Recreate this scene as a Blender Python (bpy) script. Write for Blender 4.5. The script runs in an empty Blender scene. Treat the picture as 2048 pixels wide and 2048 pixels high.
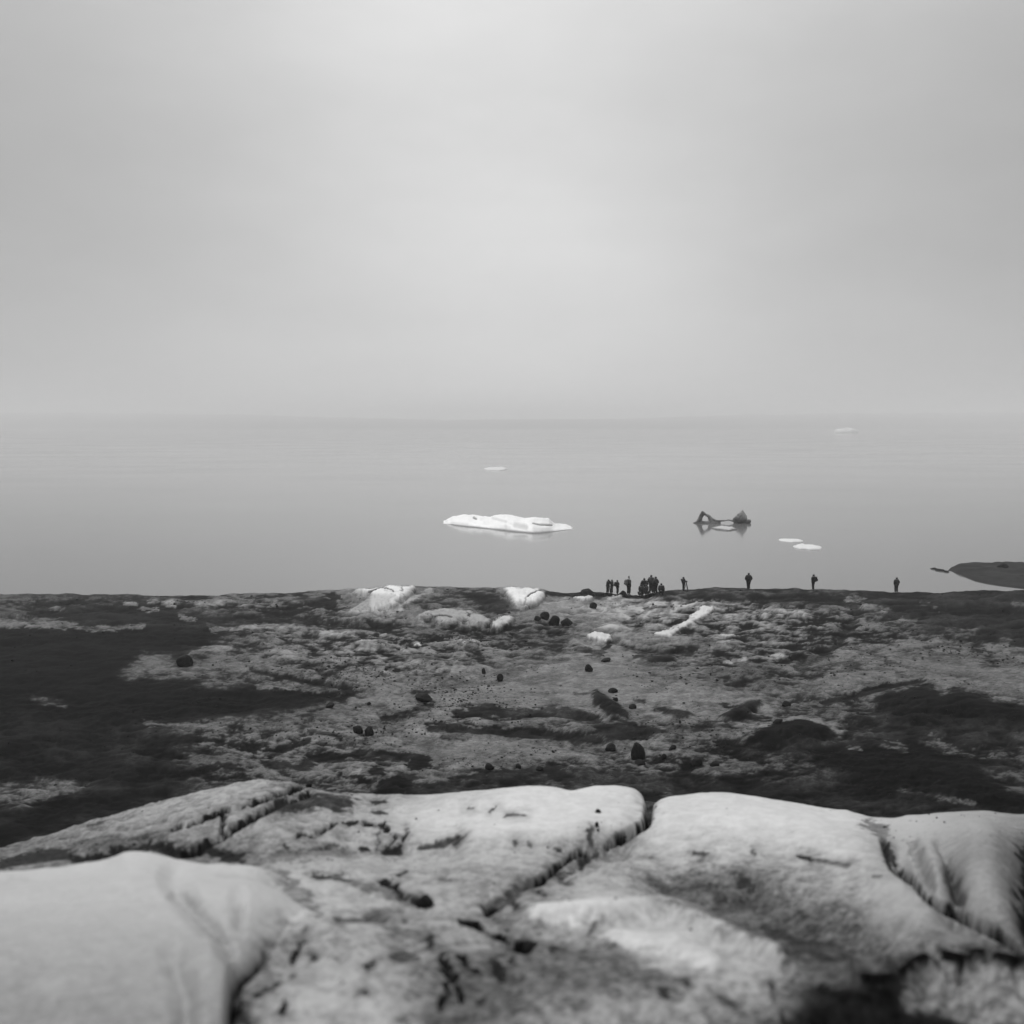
import bpy, math, random
import numpy as np
from mathutils import Vector

scene = bpy.context.scene
C = scene.collection
R = math.radians

# ------------------------------------------------------------------ camera
EYE = 18.0                      # metres above the lagoon
FPX = 2100.0                    # focal length in units of 1/2048 of the frame
PITCH = math.atan(174.0 / FPX)
cam_d = bpy.data.cameras.new('camera')
cam = bpy.data.objects.new('camera', cam_d)
C.objects.link(cam)
cam.location = (0, 0, EYE)
cam.rotation_euler = (math.pi / 2 - PITCH, 0, 0)
cam_d.sensor_width = 36.0
cam_d.lens = 36.0 * FPX / 2048.0
cam_d.clip_start = 0.05
cam_d.clip_end = 20000
cam_d.dof.use_dof = True
cam_d.dof.focus_distance = 62.0
cam_d.dof.aperture_fstop = 0.9
scene.camera = cam

# ------------------------------------------------------------------ sky, sun
SUN_EL, SUN_AZ = 50.0, -32.0    # hidden sun, high and slightly left of straight ahead
world = bpy.data.worlds.new('World')
scene.world = world
world.use_nodes = True
nt = world.node_tree
nt.nodes.clear()
def N(t, typ, **kw):
    n = t.nodes.new(typ)
    for k, v in kw.items():
        setattr(n, k, v)
    return n
def math_node(t, op, a, b=None, clamp=False):
    n = N(t, 'ShaderNodeMath', operation=op, use_clamp=clamp)
    for i, v in enumerate((a, b)):
        if v is None: continue
        if isinstance(v, (int, float)): n.inputs[i].default_value = v
        else: t.links.new(v, n.inputs[i])
    return n.outputs[0]
tc = N(nt, 'ShaderNodeTexCoord')
sep = N(nt, 'ShaderNodeSeparateXYZ')
nt.links.new(tc.outputs['Generated'], sep.inputs[0])
sky = N(nt, 'ShaderNodeTexSky', sky_type='NISHITA')
sky.sun_disc = False
sky.sun_elevation = R(SUN_EL)
sky.sun_rotation = R(SUN_AZ)
bw = N(nt, 'ShaderNodeRGBToBW')
nt.links.new(sky.outputs[0], bw.inputs[0])
# overcast luminance: brighter towards the zenith, a broad soft glow straight ahead, shaped to leave the sides darker
zc = math_node(nt, 'MAXIMUM', sep.outputs['Z'], 0.0)
grad = N(nt, 'ShaderNodeMapRange', interpolation_type='SMOOTHSTEP')
grad.inputs['From Min'].default_value = 0.22
grad.inputs['From Max'].default_value = 0.75
grad.inputs['To Min'].default_value = 3.1
grad.inputs['To Max'].default_value = 7.6
nt.links.new(zc, grad.inputs['Value'])
gx = math_node(nt, 'MULTIPLY', sep.outputs['X'], 1.0)
gx2 = math_node(nt, 'MULTIPLY', gx, gx)
ge = math_node(nt, 'POWER', 2.71828, math_node(nt, 'MULTIPLY', gx2, -10.0))
yf = math_node(nt, 'MAXIMUM', sep.outputs['Y'], 0.0)
glow = math_node(nt, 'MULTIPLY', math_node(nt, 'MULTIPLY', ge, yf), 3.1)
mp = N(nt, 'ShaderNodeMapping')
mp.inputs['Scale'].default_value = (1.2, 1.2, 3.2)
nt.links.new(tc.outputs['Generated'], mp.inputs[0])
cn = N(nt, 'ShaderNodeTexNoise')
cn.inputs['Scale'].default_value = 2.6
cn.inputs['Detail'].default_value = 7
cn.inputs['Roughness'].default_value = 0.55
nt.links.new(mp.outputs[0], cn.inputs[0])
cl = N(nt, 'ShaderNodeMapRange')
cl.inputs['From Min'].default_value = 0.3
cl.inputs['From Max'].default_value = 0.7
cl.inputs['To Min'].default_value = 0.93
cl.inputs['To Max'].default_value = 1.07
nt.links.new(cn.outputs[0], cl.inputs['Value'])
tot = math_node(nt, 'MULTIPLY', math_node(nt, 'ADD', grad.outputs[0], glow), cl.outputs[0])
tot = math_node(nt, 'ADD', tot, math_node(nt, 'MULTIPLY', bw.outputs[0], 0.06))
bg = N(nt, 'ShaderNodeBackground')
bg.inputs['Strength'].default_value = 0.1
nt.links.new(tot, bg.inputs['Color'])
wo = N(nt, 'ShaderNodeOutputWorld')
nt.links.new(bg.outputs[0], wo.inputs['Surface'])

sun_d = bpy.data.lights.new('sun', 'SUN')
sun_d.energy = 1.45
sun_d.angle = R(10)
sun_d.color = (1, 1, 1)         # the photograph is black and white
sun = bpy.data.objects.new('sun', sun_d)
C.objects.link(sun)
sd = Vector((math.sin(R(SUN_AZ)) * math.cos(R(SUN_EL)), math.cos(R(SUN_AZ)) * math.cos(R(SUN_EL)), math.sin(R(SUN_EL))))
sun.rotation_euler = sd.to_track_quat('Z', 'Y').to_euler()

scene.view_settings.view_transform = 'Standard'
scene.view_settings.look = 'None'
scene.view_settings.exposure = 0.16
scene.view_settings.gamma = 1.0
scene.view_settings.use_curve_mapping = False
scene.render.engine = 'CYCLES'
scene.cycles.volume_bounces = 2
scene.render.film_transparent = False

# ------------------------------------------------------------------ numeric helpers
def t_of(py):                    # downward slope of the sight line at height py
    return np.tan(np.arctan((np.asarray(py, float) - 1024.0) / FPX) + PITCH)
cp_, sp_ = math.cos(PITCH), math.sin(PITCH)
def project(x, y, z):
    cz = y * cp_ - (z - EYE) * sp_
    cy = y * sp_ + (z - EYE) * cp_
    cz = np.where(cz > 0.3, cz, 0.3)
    return 1024 + FPX * x / cz, 1024 - FPX * cy / cz
def xy_at(px, d, z=0.0):         # world point at ground distance d, height z
    cz = d * cp_ - (z - EYE) * sp_
    return (px - 1024.0) / FPX * cz
def water_d(py):
    return EYE / float(t_of(py))
def _hash(ix, iy, seed):
    h = (ix.astype(np.int64) * 374761393 + iy.astype(np.int64) * 668265263 + seed * 144269) & 0xffffffff
    h = ((h ^ (h >> 13)) * 1274126177) & 0xffffffff
    h = (h ^ (h >> 16)) & 0xffffffff
    return h / 4294967295.0
def vnoise(x, y, seed=0):
    x0 = np.floor(x); y0 = np.floor(y)
    fx = x - x0; fy = y - y0
    ux = fx * fx * fx * (fx * (fx * 6 - 15) + 10); uy = fy * fy * fy * (fy * (fy * 6 - 15) + 10)
    a = _hash(x0, y0, seed); b = _hash(x0 + 1, y0, seed)
    c = _hash(x0, y0 + 1, seed); d = _hash(x0 + 1, y0 + 1, seed)
    return (a + (b - a) * ux) * (1 - uy) + (c + (d - c) * ux) * uy
def fbm(x, y, seed=0, octs=4, gain=0.5):
    s = 0.0; a = 1.0; n = 0.0
    x, y = 0.83 * x + 0.56 * y, 0.83 * y - 0.56 * x
    for i in range(octs):
        s = s + a * (vnoise(x, y, seed + i * 17) - 0.5); n += a
        x, y = (x * 1.63 + y * 1.21) + 5.3, (y * 1.63 - x * 1.21) + 1.7
        a *= gain
    return s / n * 2.0           # about -1..1
def sstep(a, b, v):
    t = np.clip((v - a) / (b - a), 0, 1)
    return t * t * (3 - 2 * t)
def seg_dist(px, py, pts, sy=1.0):
    best = np.full(px.shape, 1e9)
    if len(pts) == 1: pts = [pts[0], (pts[0][0] + .01, pts[0][1])]
    for (x0, y0), (x1, y1) in zip(pts[:-1], pts[1:]):
        dx, dy = x1 - x0, (y1 - y0) * sy
        L = dx * dx + dy * dy + 1e-9
        qx, qy = px - x0, (py - y0) * sy
        t = np.clip((qx * dx + qy * dy) / L, 0, 1)
        best = np.minimum(best, np.hypot(qx - t * dx, qy - t * dy))
    return best
def poly_sd(px, py, pts):        # signed distance, positive inside
    d = seg_dist(px, py, list(pts) + [pts[0]])
    ins = np.zeros(px.shape, bool)
    n = len(pts)
    for i in range(n):
        x0, y0 = pts[i]; x1, y1 = pts[(i + 1) % n]
        if y0 == y1: continue
        c = ((y0 > py) != (y1 > py)) & (px < (x1 - x0) * (py - y0) / (y1 - y0) + x0)
        ins ^= c
    return np.where(ins, d, -d)

# ------------------------------------------------------------------ materials
def surface_material(name, grain=1.0, rough=0.6, spec=0.35, bump=0.5, fine=True):
    """mineral / ice surface: vertex attribute 'tone' sets how pale the surface is: ash cover, plus some painted shade"""
    m = bpy.data.materials.new(name); m.use_nodes = True
    t = m.node_tree; b = t.nodes['Principled BSDF']
    at = N(t, 'ShaderNodeAttribute', attribute_name='tone')
    co = N(t, 'ShaderNodeTexCoord')
    def noise(sc, det, ro=0.6):
        n = N(t, 'ShaderNodeTexNoise')
        n.inputs['Scale'].default_value = sc; n.inputs['Detail'].default_value = det; n.inputs['Roughness'].default_value = ro
        t.links.new(co.outputs['Object'], n.inputs['Vector'])
        return n.outputs[0]
    n1 = noise(1.1 * grain, 5); n2 = noise(6.0 * grain, 6, 0.7); n3 = noise(34.0 * grain, 4, 0.7)
    def cen(o, k): return math_node(t, 'MULTIPLY', math_node(t, 'SUBTRACT', o, 0.5), k)
    s = math_node(t, 'ADD', math_node(t, 'ADD', cen(n1, 0.30), cen(n2, 0.55)), cen(n3, 0.45))
    # grain is strongest on half-covered ice, weak on clean ice and on thick ash
    tone = at.outputs['Fac']
    mid = math_node(t, 'MULTIPLY', math_node(t, 'MULTIPLY', tone, math_node(t, 'SUBTRACT', 1.0, tone)), 4.0)
    rp = N(t, 'ShaderNodeValToRGB'); t.links.new(tone, rp.inputs[0])
    cr = rp.color_ramp; cr.elements[0].position = .14; cr.elements[0].color = (.12,) * 3 + (1,); cr.elements[1].position = .68; cr.elements[1].color = (.07,) * 3 + (1,)
    for p_, v_ in ((.30, .85), (.46, .8), (.58, .35)):
        e_ = cr.elements.new(p_); e_.color = (v_, v_, v_, 1)
    amp = math_node(t, 'MULTIPLY', rp.outputs[0], 1.0)
    tn = math_node(t, 'ADD', tone, math_node(t, 'MULTIPLY', s, amp))
    # dark specks of grit
    vo = N(t, 'ShaderNodeTexVoronoi'); vo.inputs['Scale'].default_value = 9.0 * grain
    t.links.new(co.outputs['Object'], vo.inputs['Vector'])
    sp = N(t, 'ShaderNodeMapRange'); sp.inputs['From Min'].default_value = 0.10; sp.inputs['From Max'].default_value = 0.22
    sp.inputs['To Min'].default_value = 1.0; sp.inputs['To Max'].default_value = 0.0
    t.links.new(vo.outputs['Distance'], sp.inputs['Value'])
    gate = N(t, 'ShaderNodeMapRange'); gate.inputs['From Min'].default_value = 0.5; gate.inputs['From Max'].default_value = 0.6
    t.links.new(noise(1.7 * grain, 3), gate.inputs['Value'])
    spk = math_node(t, 'MULTIPLY', math_node(t, 'MULTIPLY', sp.outputs[0], gate.outputs[0]), 0.2)
    spk = math_node(t, 'MULTIPLY', spk, math_node(t, 'MULTIPLY', mid, 1.0, True))
    tn = math_node(t, 'SUBTRACT', tn, spk)
    tn = math_node(t, 'MAXIMUM', math_node(t, 'MINIMUM', tn, 0.93), 0.06)
    al = math_node(t, 'MULTIPLY', math_node(t, 'POWER', tn, 2.25), 1.0)
    t.links.new(al, b.inputs['Base Color'])
    b.inputs['Roughness'].default_value = rough
    ss = N(t, 'ShaderNodeMapRange'); ss.inputs['From Min'].default_value = .2; ss.inputs['From Max'].default_value = .6
    ss.inputs['To Min'].default_value = 0.02; ss.inputs['To Max'].default_value = spec
    t.links.new(tn, ss.inputs['Value']); t.links.new(ss.outputs[0], b.inputs['Specular IOR Level'])
    bp = N(t, 'ShaderNodeBump'); bp.inputs['Strength'].default_value = bump; bp.inputs['Distance'].default_value = 0.16 / grain
    hsum = math_node(t, 'ADD', math_node(t, 'MULTIPLY', n2, 1.0), math_node(t, 'MULTIPLY', n3, 0.35))
    t.links.new(hsum, bp.inputs['Height'])
    t.links.new(math_node(t, 'MULTIPLY', math_node(t, 'ADD', rp.outputs[0], .05), bump), bp.inputs['Strength'])
    t.links.new(bp.outputs[0], b.inputs['Normal'])
    return m
def flat_material(name, v, rough=0.7, var=0.25, sc=6.0, bump=0.3, spec=0.3):
    m = bpy.data.materials.new(name); m.use_nodes = True
    t = m.node_tree; b = t.nodes['Principled BSDF']
    co = N(t, 'ShaderNodeTexCoord')
    n = N(t, 'ShaderNodeTexNoise'); n.inputs['Scale'].default_value = sc; n.inputs['Detail'].default_value = 6
    t.links.new(co.outputs['Object'], n.inputs['Vector'])
    mr = N(t, 'ShaderNodeMapRange'); mr.inputs['From Min'].default_value = .3; mr.inputs['From Max'].default_value = .7
    mr.inputs['To Min'].default_value = v * (1 - var); mr.inputs['To Max'].default_value = v * (1 + var)
    t.links.new(n.outputs[0], mr.inputs['Value'])
    t.links.new(mr.outputs[0], b.inputs['Base Color'])
    b.inputs['Roughness'].default_value = rough
    b.inputs['Specular IOR Level'].default_value = spec
    bp = N(t, 'ShaderNodeBump'); bp.inputs['Strength'].default_value = bump; bp.inputs['Distance'].default_value = 0.03
    t.links.new(n.outputs[0], bp.inputs['Height']); t.links.new(bp.outputs[0], b.inputs['Normal'])
    return m
M_NEAR = surface_material('ash_streaked_ice_near', grain=3.2, rough=0.55, bump=0.18)
M_FAR = surface_material('ash_streaked_ice', grain=0.8, rough=0.75, bump=0.7)
M_BERG = surface_material('clean_ice', grain=0.5, rough=0.5, bump=0.4)
M_ROCK = flat_material('basalt', 0.016, 0.8, 0.4, 9.0, 0.8, 0.08)
M_SPIT = flat_material('wet_black_sand', 0.022, 0.8, 0.4, 0.7, 0.5, 0.08)
M_HILL = flat_material('far_slopes', 0.05, 0.9, 0.5, 0.004, 0.0)
t = M_HILL.node_tree; b = t.nodes['Principled BSDF']
g_ = N(t, 'ShaderNodeNewGeometry'); s_ = N(t, 'ShaderNodeSeparateXYZ'); t.links.new(g_.outputs['Position'], s_.inputs[0])
hn = N(t, 'ShaderNodeTexNoise'); hn.inputs['Scale'].default_value = .006; hn.inputs['Detail'].default_value = 5
co = N(t, 'ShaderNodeTexCoord'); t.links.new(co.outputs['Object'], hn.inputs['Vector'])
hs = math_node(t, 'ADD', s_.outputs['Z'], math_node(t, 'MULTIPLY', math_node(t, 'SUBTRACT', hn.outputs[0], .5), 110.0))
hr = N(t, 'ShaderNodeMapRange', interpolation_type='SMOOTHSTEP'); hr.inputs['From Min'].default_value = 5; hr.inputs['From Max'].default_value = 125
hr.inputs['To Min'].default_value = .02; hr.inputs['To Max'].default_value = .30  # slopes grow paler with height, painting the fog's upward fade
t.links.new(hs, hr.inputs['Value']); t.links.new(hr.outputs[0], b.inputs['Base Color'])

mw = bpy.data.materials.new('milky_lagoon_water'); mw.use_nodes = True
t = mw.node_tree; b = t.nodes['Principled BSDF']
b.inputs['Base Color'].default_value = (0.15, 0.15, 0.15, 1)
b.inputs['Roughness'].default_value = 0.06
b.inputs['IOR'].default_value = 1.33
co = N(t, 'ShaderNodeTexCoord')
mpw = N(t, 'ShaderNodeMapping'); mpw.inputs['Scale'].default_value = (1.0, 1.6, 1.0)
t.links.new(co.outputs['Object'], mpw.inputs[0])
wn = N(t, 'ShaderNodeTexNoise'); wn.inputs['Scale'].default_value = 1.4; wn.inputs['Detail'].default_value = 4
t.links.new(mpw.outputs[0], wn.inputs['Vector'])
bp = N(t, 'ShaderNodeBump'); bp.inputs['Strength'].default_value = 0.10; bp.inputs['Distance'].default_value = 0.03
t.links.new(wn.outputs[0], bp.inputs['Height']); t.links.new(bp.outputs[0], b.inputs['Normal'])
# slow patches of calmer and rougher water
wr = N(t, 'ShaderNodeTexNoise'); wr.inputs['Scale'].default_value = 0.012; wr.inputs['Detail'].default_value = 3
t.links.new(mpw.outputs[0], wr.inputs['Vector'])
mr = N(t, 'ShaderNodeMapRange'); mr.inputs['To Min'].default_value = 0.06; mr.inputs['To Max'].default_value = 0.11
mr.inputs['From Min'].default_value = .3; mr.inputs['From Max'].default_value = .7
t.links.new(wr.outputs[0], mr.inputs['Value']); t.links.new(mr.outputs[0], b.inputs['Roughness'])

# ------------------------------------------------------------------ object helpers
def set_props(o, label=None, cat=None, group=None, kind=None):
    if label: o['label'] = label
    if cat: o['category'] = cat
    if group: o['group'] = group
    if kind: o['kind'] = kind
    return o
def mesh_object(name, verts, faces, mat, parent=None, smooth=True, tone=None):
    me = bpy.data.meshes.new(name)
    me.from_pydata([tuple(v) for v in verts], [], [tuple(f) for f in faces])
    if smooth: me.polygons.foreach_set('use_smooth', [True] * len(me.polygons))
    if tone is not None:
        a = me.attributes.new('tone', 'FLOAT', 'POINT'); a.data.foreach_set('value', np.asarray(tone, np.float32).ravel())
    me.materials.append(mat); me.update()
    o = bpy.data.objects.new(name, me); C.objects.link(o)
    if parent: o.parent = parent
    return o
def grid_object(name, X, Y, Z, tone, mat, keep=None):
    r, c = X.shape
    idx = np.arange(r * c).reshape(r, c)
    q = np.stack([idx[:-1, :-1], idx[:-1, 1:], idx[1:, 1:], idx[1:, :-1]], -1).reshape(-1, 4)
    if keep is not None:
        k = (keep[:-1, :-1] | keep[:-1, 1:] | keep[1:, 1:] | keep[1:, :-1]).ravel()
        q = q[k]
        used = np.unique(q); remap = -np.ones(r * c, np.int64); remap[used] = np.arange(len(used)); q = remap[q]
    else:
        used = np.arange(r * c)
    co = np.stack([X, Y, Z], -1).reshape(-1, 3)[used].astype(np.float32)
    me = bpy.data.meshes.new(name)
    me.vertices.add(len(used)); me.vertices.foreach_set('co', co.ravel())
    nf = len(q)
    me.loops.add(nf * 4); me.loops.foreach_set('vertex_index', q.ravel().astype(np.int32))
    me.polygons.add(nf)
    me.polygons.foreach_set('loop_start', np.arange(0, nf * 4, 4, dtype=np.int32))
    me.polygons.foreach_set('use_smooth', np.ones(nf, bool))
    a = me.attributes.new('tone', 'FLOAT', 'POINT'); a.data.foreach_set('value', tone.reshape(-1)[used].astype(np.float32))
    me.materials.append(mat); me.update(calc_edges=True); me.validate()
    o = bpy.data.objects.new(name, me); C.objects.link(o)
    return o

# ------------------------------------------------------------------ the ground: shapes
# ridge line above the lagoon, crest of the near ice, crest of the low hump at lower left (columns, heights)
RIDGE = [(-1200,1196),(-400,1192),(0,1189),(200,1190),(350,1192),(500,1188),(600,1184),(640,1181),(700,1179),(740,1176),(790,1172),(835,1172),(870,1174),(960,1176),(1000,1176),(1080,1178),(1096,1186),(1130,1189),(1160,1185),(1176,1180),(1192,1185),(1230,1188),(1290,1190),(1330,1182),(1400,1179),(1500,1177),(1600,1178),(1700,1182),(1760,1184),(1800,1183),(1900,1182),(2000,1179),(2100,1179),(2600,1184),(3300,1190)]
CREST = [(-1200,1760),(-300,1720),(0,1690),(60,1673),(160,1643),(300,1603),(400,1577),(520,1553),(590,1560),(640,1585),(700,1603),(800,1600),(860,1596),(930,1588),(1000,1577),(1050,1571),(1100,1575),(1128,1583),(1140,1592),(1155,1584),(1190,1571),(1240,1571),(1280,1583),(1292,1604),(1300,1628),(1312,1604),(1340,1594),(1400,1585),(1450,1581),(1500,1587),(1560,1600),(1640,1610),(1700,1613),(1730,1625),(1790,1633),(1812,1621),(1900,1620),(2048,1622),(2400,1625),(3300,1680)]
HUMP = [(-1200,1790),(-300,1765),(0,1746),(60,1739),(150,1726),(200,1723),(225,1718),(260,1705),(300,1707),(340,1718),(400,1728),(520,1738),(620,1760),(700,1800)]
def curve(pts, x):
    a = np.array(pts, float); return np.interp(x, a[:, 0], a[:, 1])
# soften the corners of the curves once, on a fine table
xs_t = np.arange(-1300, 3400, 2.0)
def soft_table(pts, w):
    v = curve(pts, xs_t); k = np.exp(-0.5 * (np.arange(-3 * w, 3 * w + 1) / w) ** 2); k /= k.sum()
    return np.convolve(np.pad(v, 3 * w, mode='edge'), k, 'valid')
ridge_t, crest_t, hump_t = soft_table(RIDGE, 3), soft_table(CREST, 4), soft_table(HUMP, 5)
crest_s = soft_table(CREST, 35)
def table_z(ds, pys, d):         # smooth height table from (distance, picture height) pairs
    zs = EYE - np.array(ds) * t_of(pys)
    dd = np.linspace(0, 130, 2601); zz = np.interp(dd, ds, zs)
    w = np.clip(dd * 0.035, 0.1, 3.0)
    out = zz.copy()
    for _ in range(2):
        k = 9; pad = np.pad(out, k, mode='edge'); out = np.convolve(pad, np.ones(2 * k + 1) / (2 * k + 1), 'valid')
    return np.interp(d, dd, out)

cols = np.concatenate([np.arange(-1150, -60, 14.0), np.arange(-60, 2110, 2.8), np.arange(2110, 3200, 14.0)])
def rows_py(ds, pys, step):
    n = int((pys[0] - pys[-1]) / step)
    return np.interp(np.linspace(pys[0], pys[-1], n), pys[::-1], ds[::-1])
F_D = [0.0, 3.0, 5.0, 6.5, 8.0, 10.5, 13.0, 16.0, 20.0]
F_P = [None, None, 2048, 1900, 1800, 1700, 1640, 1590, 1580]
rowsF = rows_py([3.2, 5.0, 6.5, 8.0, 10.5, 16.0], [2250, 2048, 1900, 1800, 1700, 1590], 1.7)
B_D = [20, 24, 28, 34, 45, 62, 78, 92, 100]
B_P = [1720, 1640, 1580, 1500, 1400, 1300, 1240, 1205, 1184]
rowsB = rows_py(B_D, B_P, 1.6)
rows = np.concatenate([np.linspace(-30, 2.9, 30), rowsF, np.linspace(16.03, 19.95, 46), rowsB, np.linspace(100.3, 110, 26), [115, 125, 150, 200]])
rows = np.unique(rows)
wv = np.sqrt(rows ** 2 + 12.0)
CC, YY = np.meshgrid(cols, rows)
XX = (CC - 1024.0) / FPX * wv[:, None] * 1.015
D = YY
GX = [-300, 0, 150, 300, 450, 600, 750, 900, 1050, 1200, 1350, 1500, 1650, 1800, 1950, 2100, 2400]
GB = {1190: [24,26,24,24,30,30,50,32,46,24,24,24,24,22,20,20,20],
 1205: [24,28,24,24,36,30,42,34,45,48,36,36,24,22,20,20,20],
 1220: [22,26,20,19,24,26,44,34,40,50,46,40,30,24,20,20,20],
 1245: [24,26,24,20,18,30,32,42,38,44,46,36,30,28,21,19,19],
 1262: [15,16,15,15,22,38,34,28,32,44,38,34,28,26,24,20,20],
 1300: [14,14,14,15,28,38,38,30,33,44,34,32,26,36,38,38,36],
 1340: [13,13,13,24,34,32,35,40,42,45,38,34,32,36,38,38,36],
 1380: [13,13,13,13,17,34,38,42,43,45,43,38,30,34,36,34,32],
 1420: [15,16,14,13,15,26,38,43,42,41,42,42,30,22,20,24,24],
 1460: [17,17,16,20,30,34,40,42,36,32,36,32,27,20,20,22,22],
 1500: [18,18,18,20,28,36,38,42,40,38,36,22,20,17,18,26,26],
 1540: [16,17,20,18,26,34,34,36,32,32,28,24,22,17,17,24,26],
 1580: [20,22,22,18,24,32,30,26,24,25,25,20,20,20,18,20,22],
 1640: [18,18,18,18,20,24,24,22,22,22,22,20,20,20,18,18,18]}
GF = {1570: [46,47,50,53,58,52,52,66,74,76,73,73,72,64,60,56,50],  # outer columns carry some frame-edge darkening in the tone
 1640: [44,48,51,53,55,55,66,73,76,73,73,76,74,67,60,50,45],
 1700: [42,44,46,46,46,58,60,62,64,52,70,70,70,62,54,40,34],
 1760: [44,50,52,54,58,66,62,58,54,60,62,54,60,64,56,46,30],
 1820: [44,50,52,54,58,66,60,57,56,67,72,62,54,60,58,40,25],
 1880: [44,50,52,50,50,54,57,56,57,62,70,71,56,50,48,44,35],
 1940: [44,48,50,48,46,58,57,48,47,58,66,62,42,32,38,36,30],
 2000: [44,46,48,46,44,62,61,42,53,55,58,54,26,24,30,28,25],
 2060: [42,44,46,44,42,60,59,43,54,55,52,42,20,19,24,24,22],
 2300: [50,50,50,50,50,55,55,50,50,50,50,42,30,28,30,30,30]}
def grid_tone(G, px, py):
    ys = sorted(G); A = np.array([G[y] for y in ys], float) / 100.0
    fx = np.interp(px, GX, np.arange(len(GX))); fy = np.interp(py, ys, np.arange(len(ys)))
    x0 = np.minimum(fx.astype(int), len(GX) - 2); y0 = np.minimum(fy.astype(int), len(ys) - 2)
    u = fx - x0; v = fy - y0; u = u * u * (3 - 2 * u); v = v * v * (3 - 2 * v)
    return (A[y0, x0] * (1 - u) + A[y0, x0 + 1] * u) * (1 - v) + (A[y0 + 1, x0] * (1 - u) + A[y0 + 1, x0 + 1] * u) * v

# world-space relief
n_big = fbm(XX / 5.0, YY / 7.0, 3, 4)
n_mid = fbm(XX / 1.3, YY / 1.6, 11, 4)
n_small = fbm(XX / 0.35, YY / 0.45, 23, 3)

zF0 = np.interp(F_D, [0, 3.0], [15.2, 15.17])
fz = [15.2, 15.17] + [EYE - d * float(t_of(p)) for d, p in zip(F_D[2:], F_P[2:])]
dd = np.linspace(-40, 130, 3401)
ft = np.interp(dd, F_D, fz); kk = np.ones(21) / 21
for _ in range(2): ft = np.convolve(np.pad(ft, 10, mode='edge'), kk, 'valid')
def colpx(z): return project(XX, YY, z)
zF = np.interp(D, dd, ft) + np.clip(-D, 0, 40) * 0.05
pxF, pyF = colpx(zF)
cpy = np.interp(pxF, xs_t, crest_t)
dc = 16.0 + 0.5 * np.sin(pxF / 170.0)
zc_ = EYE - dc * t_of(cpy)
zcs = EYE - dc * t_of(np.interp(pxF, xs_t, crest_s))
zF = zF + ((zcs - np.interp(dc, dd, ft)) * sstep(7.5, 16.0, D) + (zc_ - zcs) * sstep(14.3, 16.0, D)) * (D <= dc)
zF = np.where(D > dc, zc_ - 0.9 * (D - dc) - 0.25 * (D - dc) ** 2, zF)
# round the brow
zF -= 0.10 * np.exp(-((D - dc) / 0.35) ** 2) * 0.5
KX, KY = XX / np.maximum(D, 3.0), np.log(np.maximum(D, 3.0))      # noise whose grain grows with distance
q1 = fbm(KX * 26, KY * 18, 61, 5, .55); q2 = fbm(KX * 70, KY * 48, 67, 5, .6); q3 = fbm(KX * 190, KY * 130, 73, 4, .65)
pxF, pyF = colpx(zF)
rg = 1 - .75 * sstep(.50, .68, grid_tone(GF, pxF, pyF))
rg = np.clip(rg * (1 - .8 * sstep(1700, 1800, pxF) * (1 - sstep(1840, 1900, pyF))), .12, 1)
dn = np.clip(D, 4, 16) / 10
zF += (0.05 * n_mid * rg + 0.09 * n_big + (0.05 * q1 + 0.035 * q2) * dn * rg) * sstep(2.0, 6.0, D) * (1 - 0.35 * sstep(14, 16, D)) + (0.012 * n_small + .005 * q3 * dn) * rg
# humps and hollows of the near ice, as seen from above
def ridge_(pts, w, h):
    return h * np.exp(-(seg_dist(pxF, pyF, pts) / w) ** 2) * (D < 16.5)
zF += ridge_([(1060,1835),(1200,1822),(1340,1806),(1440,1850),(1560,1905),(1760,1950)], 32, .13)
zF += ridge_([(1330,1775),(1500,1800),(1640,1860),(1750,1910)], 55, -.16)
zF += ridge_([(1340,1640),(1560,1650),(1700,1700),(1850,1820)], 45, .14)
def bulge_(cx, cy, rx, ry, h): return h * np.exp(-(((pxF - cx) / rx) ** 2 + ((pyF - cy) / ry) ** 2) ** 1.3) * (D < 16.5)
zF += bulge_(1862, 1745, 36, 55, .17) + bulge_(1965, 1745, 52, 95, .24) + bulge_(1905, 1665, 60, 30, .10) + bulge_(2005, 1840, 40, 40, .10) + ridge_([(1880,1700),(1908,1755),(1916,1810)], 13, -.10)
zF += .03 * bulge_(1930, 1740, 140, 120, 1.0) * (q1 + .5 * n_mid)
zF += ridge_([(1800,1700),(1850,1790),(1950,1850),(2060,1910)], 20, -.16)
zF += ridge_([(640,1620),(900,1610),(1100,1600),(1260,1600)], 26, .10) + ridge_([(700,1690),(820,1700),(900,1700)], 20, -.08) + ridge_([(950,1680),(1100,1660),(1240,1650)], 28, .10)
zF += ridge_([(1060,1770),(1150,1715),(1250,1680)], 18, -.12) + ridge_([(650,1790),(800,1810),(850,1815)], 18, -.05) + ridge_([(600,1860),(700,1900),(760,1990)], 50, .06)
zF += ridge_([(1700,1952),(1780,1935),(1850,1912),(2060,1915)], 14, .10) - .24 * sstep(0, 90, pyF - np.interp(pxF, [1500, 1620, 1700, 1780, 1850, 2060, 2500], [2030, 1990, 1972, 1955, 1930, 1930, 1950])) * sstep(1480, 1640, pxF) * (D < 9)

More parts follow.
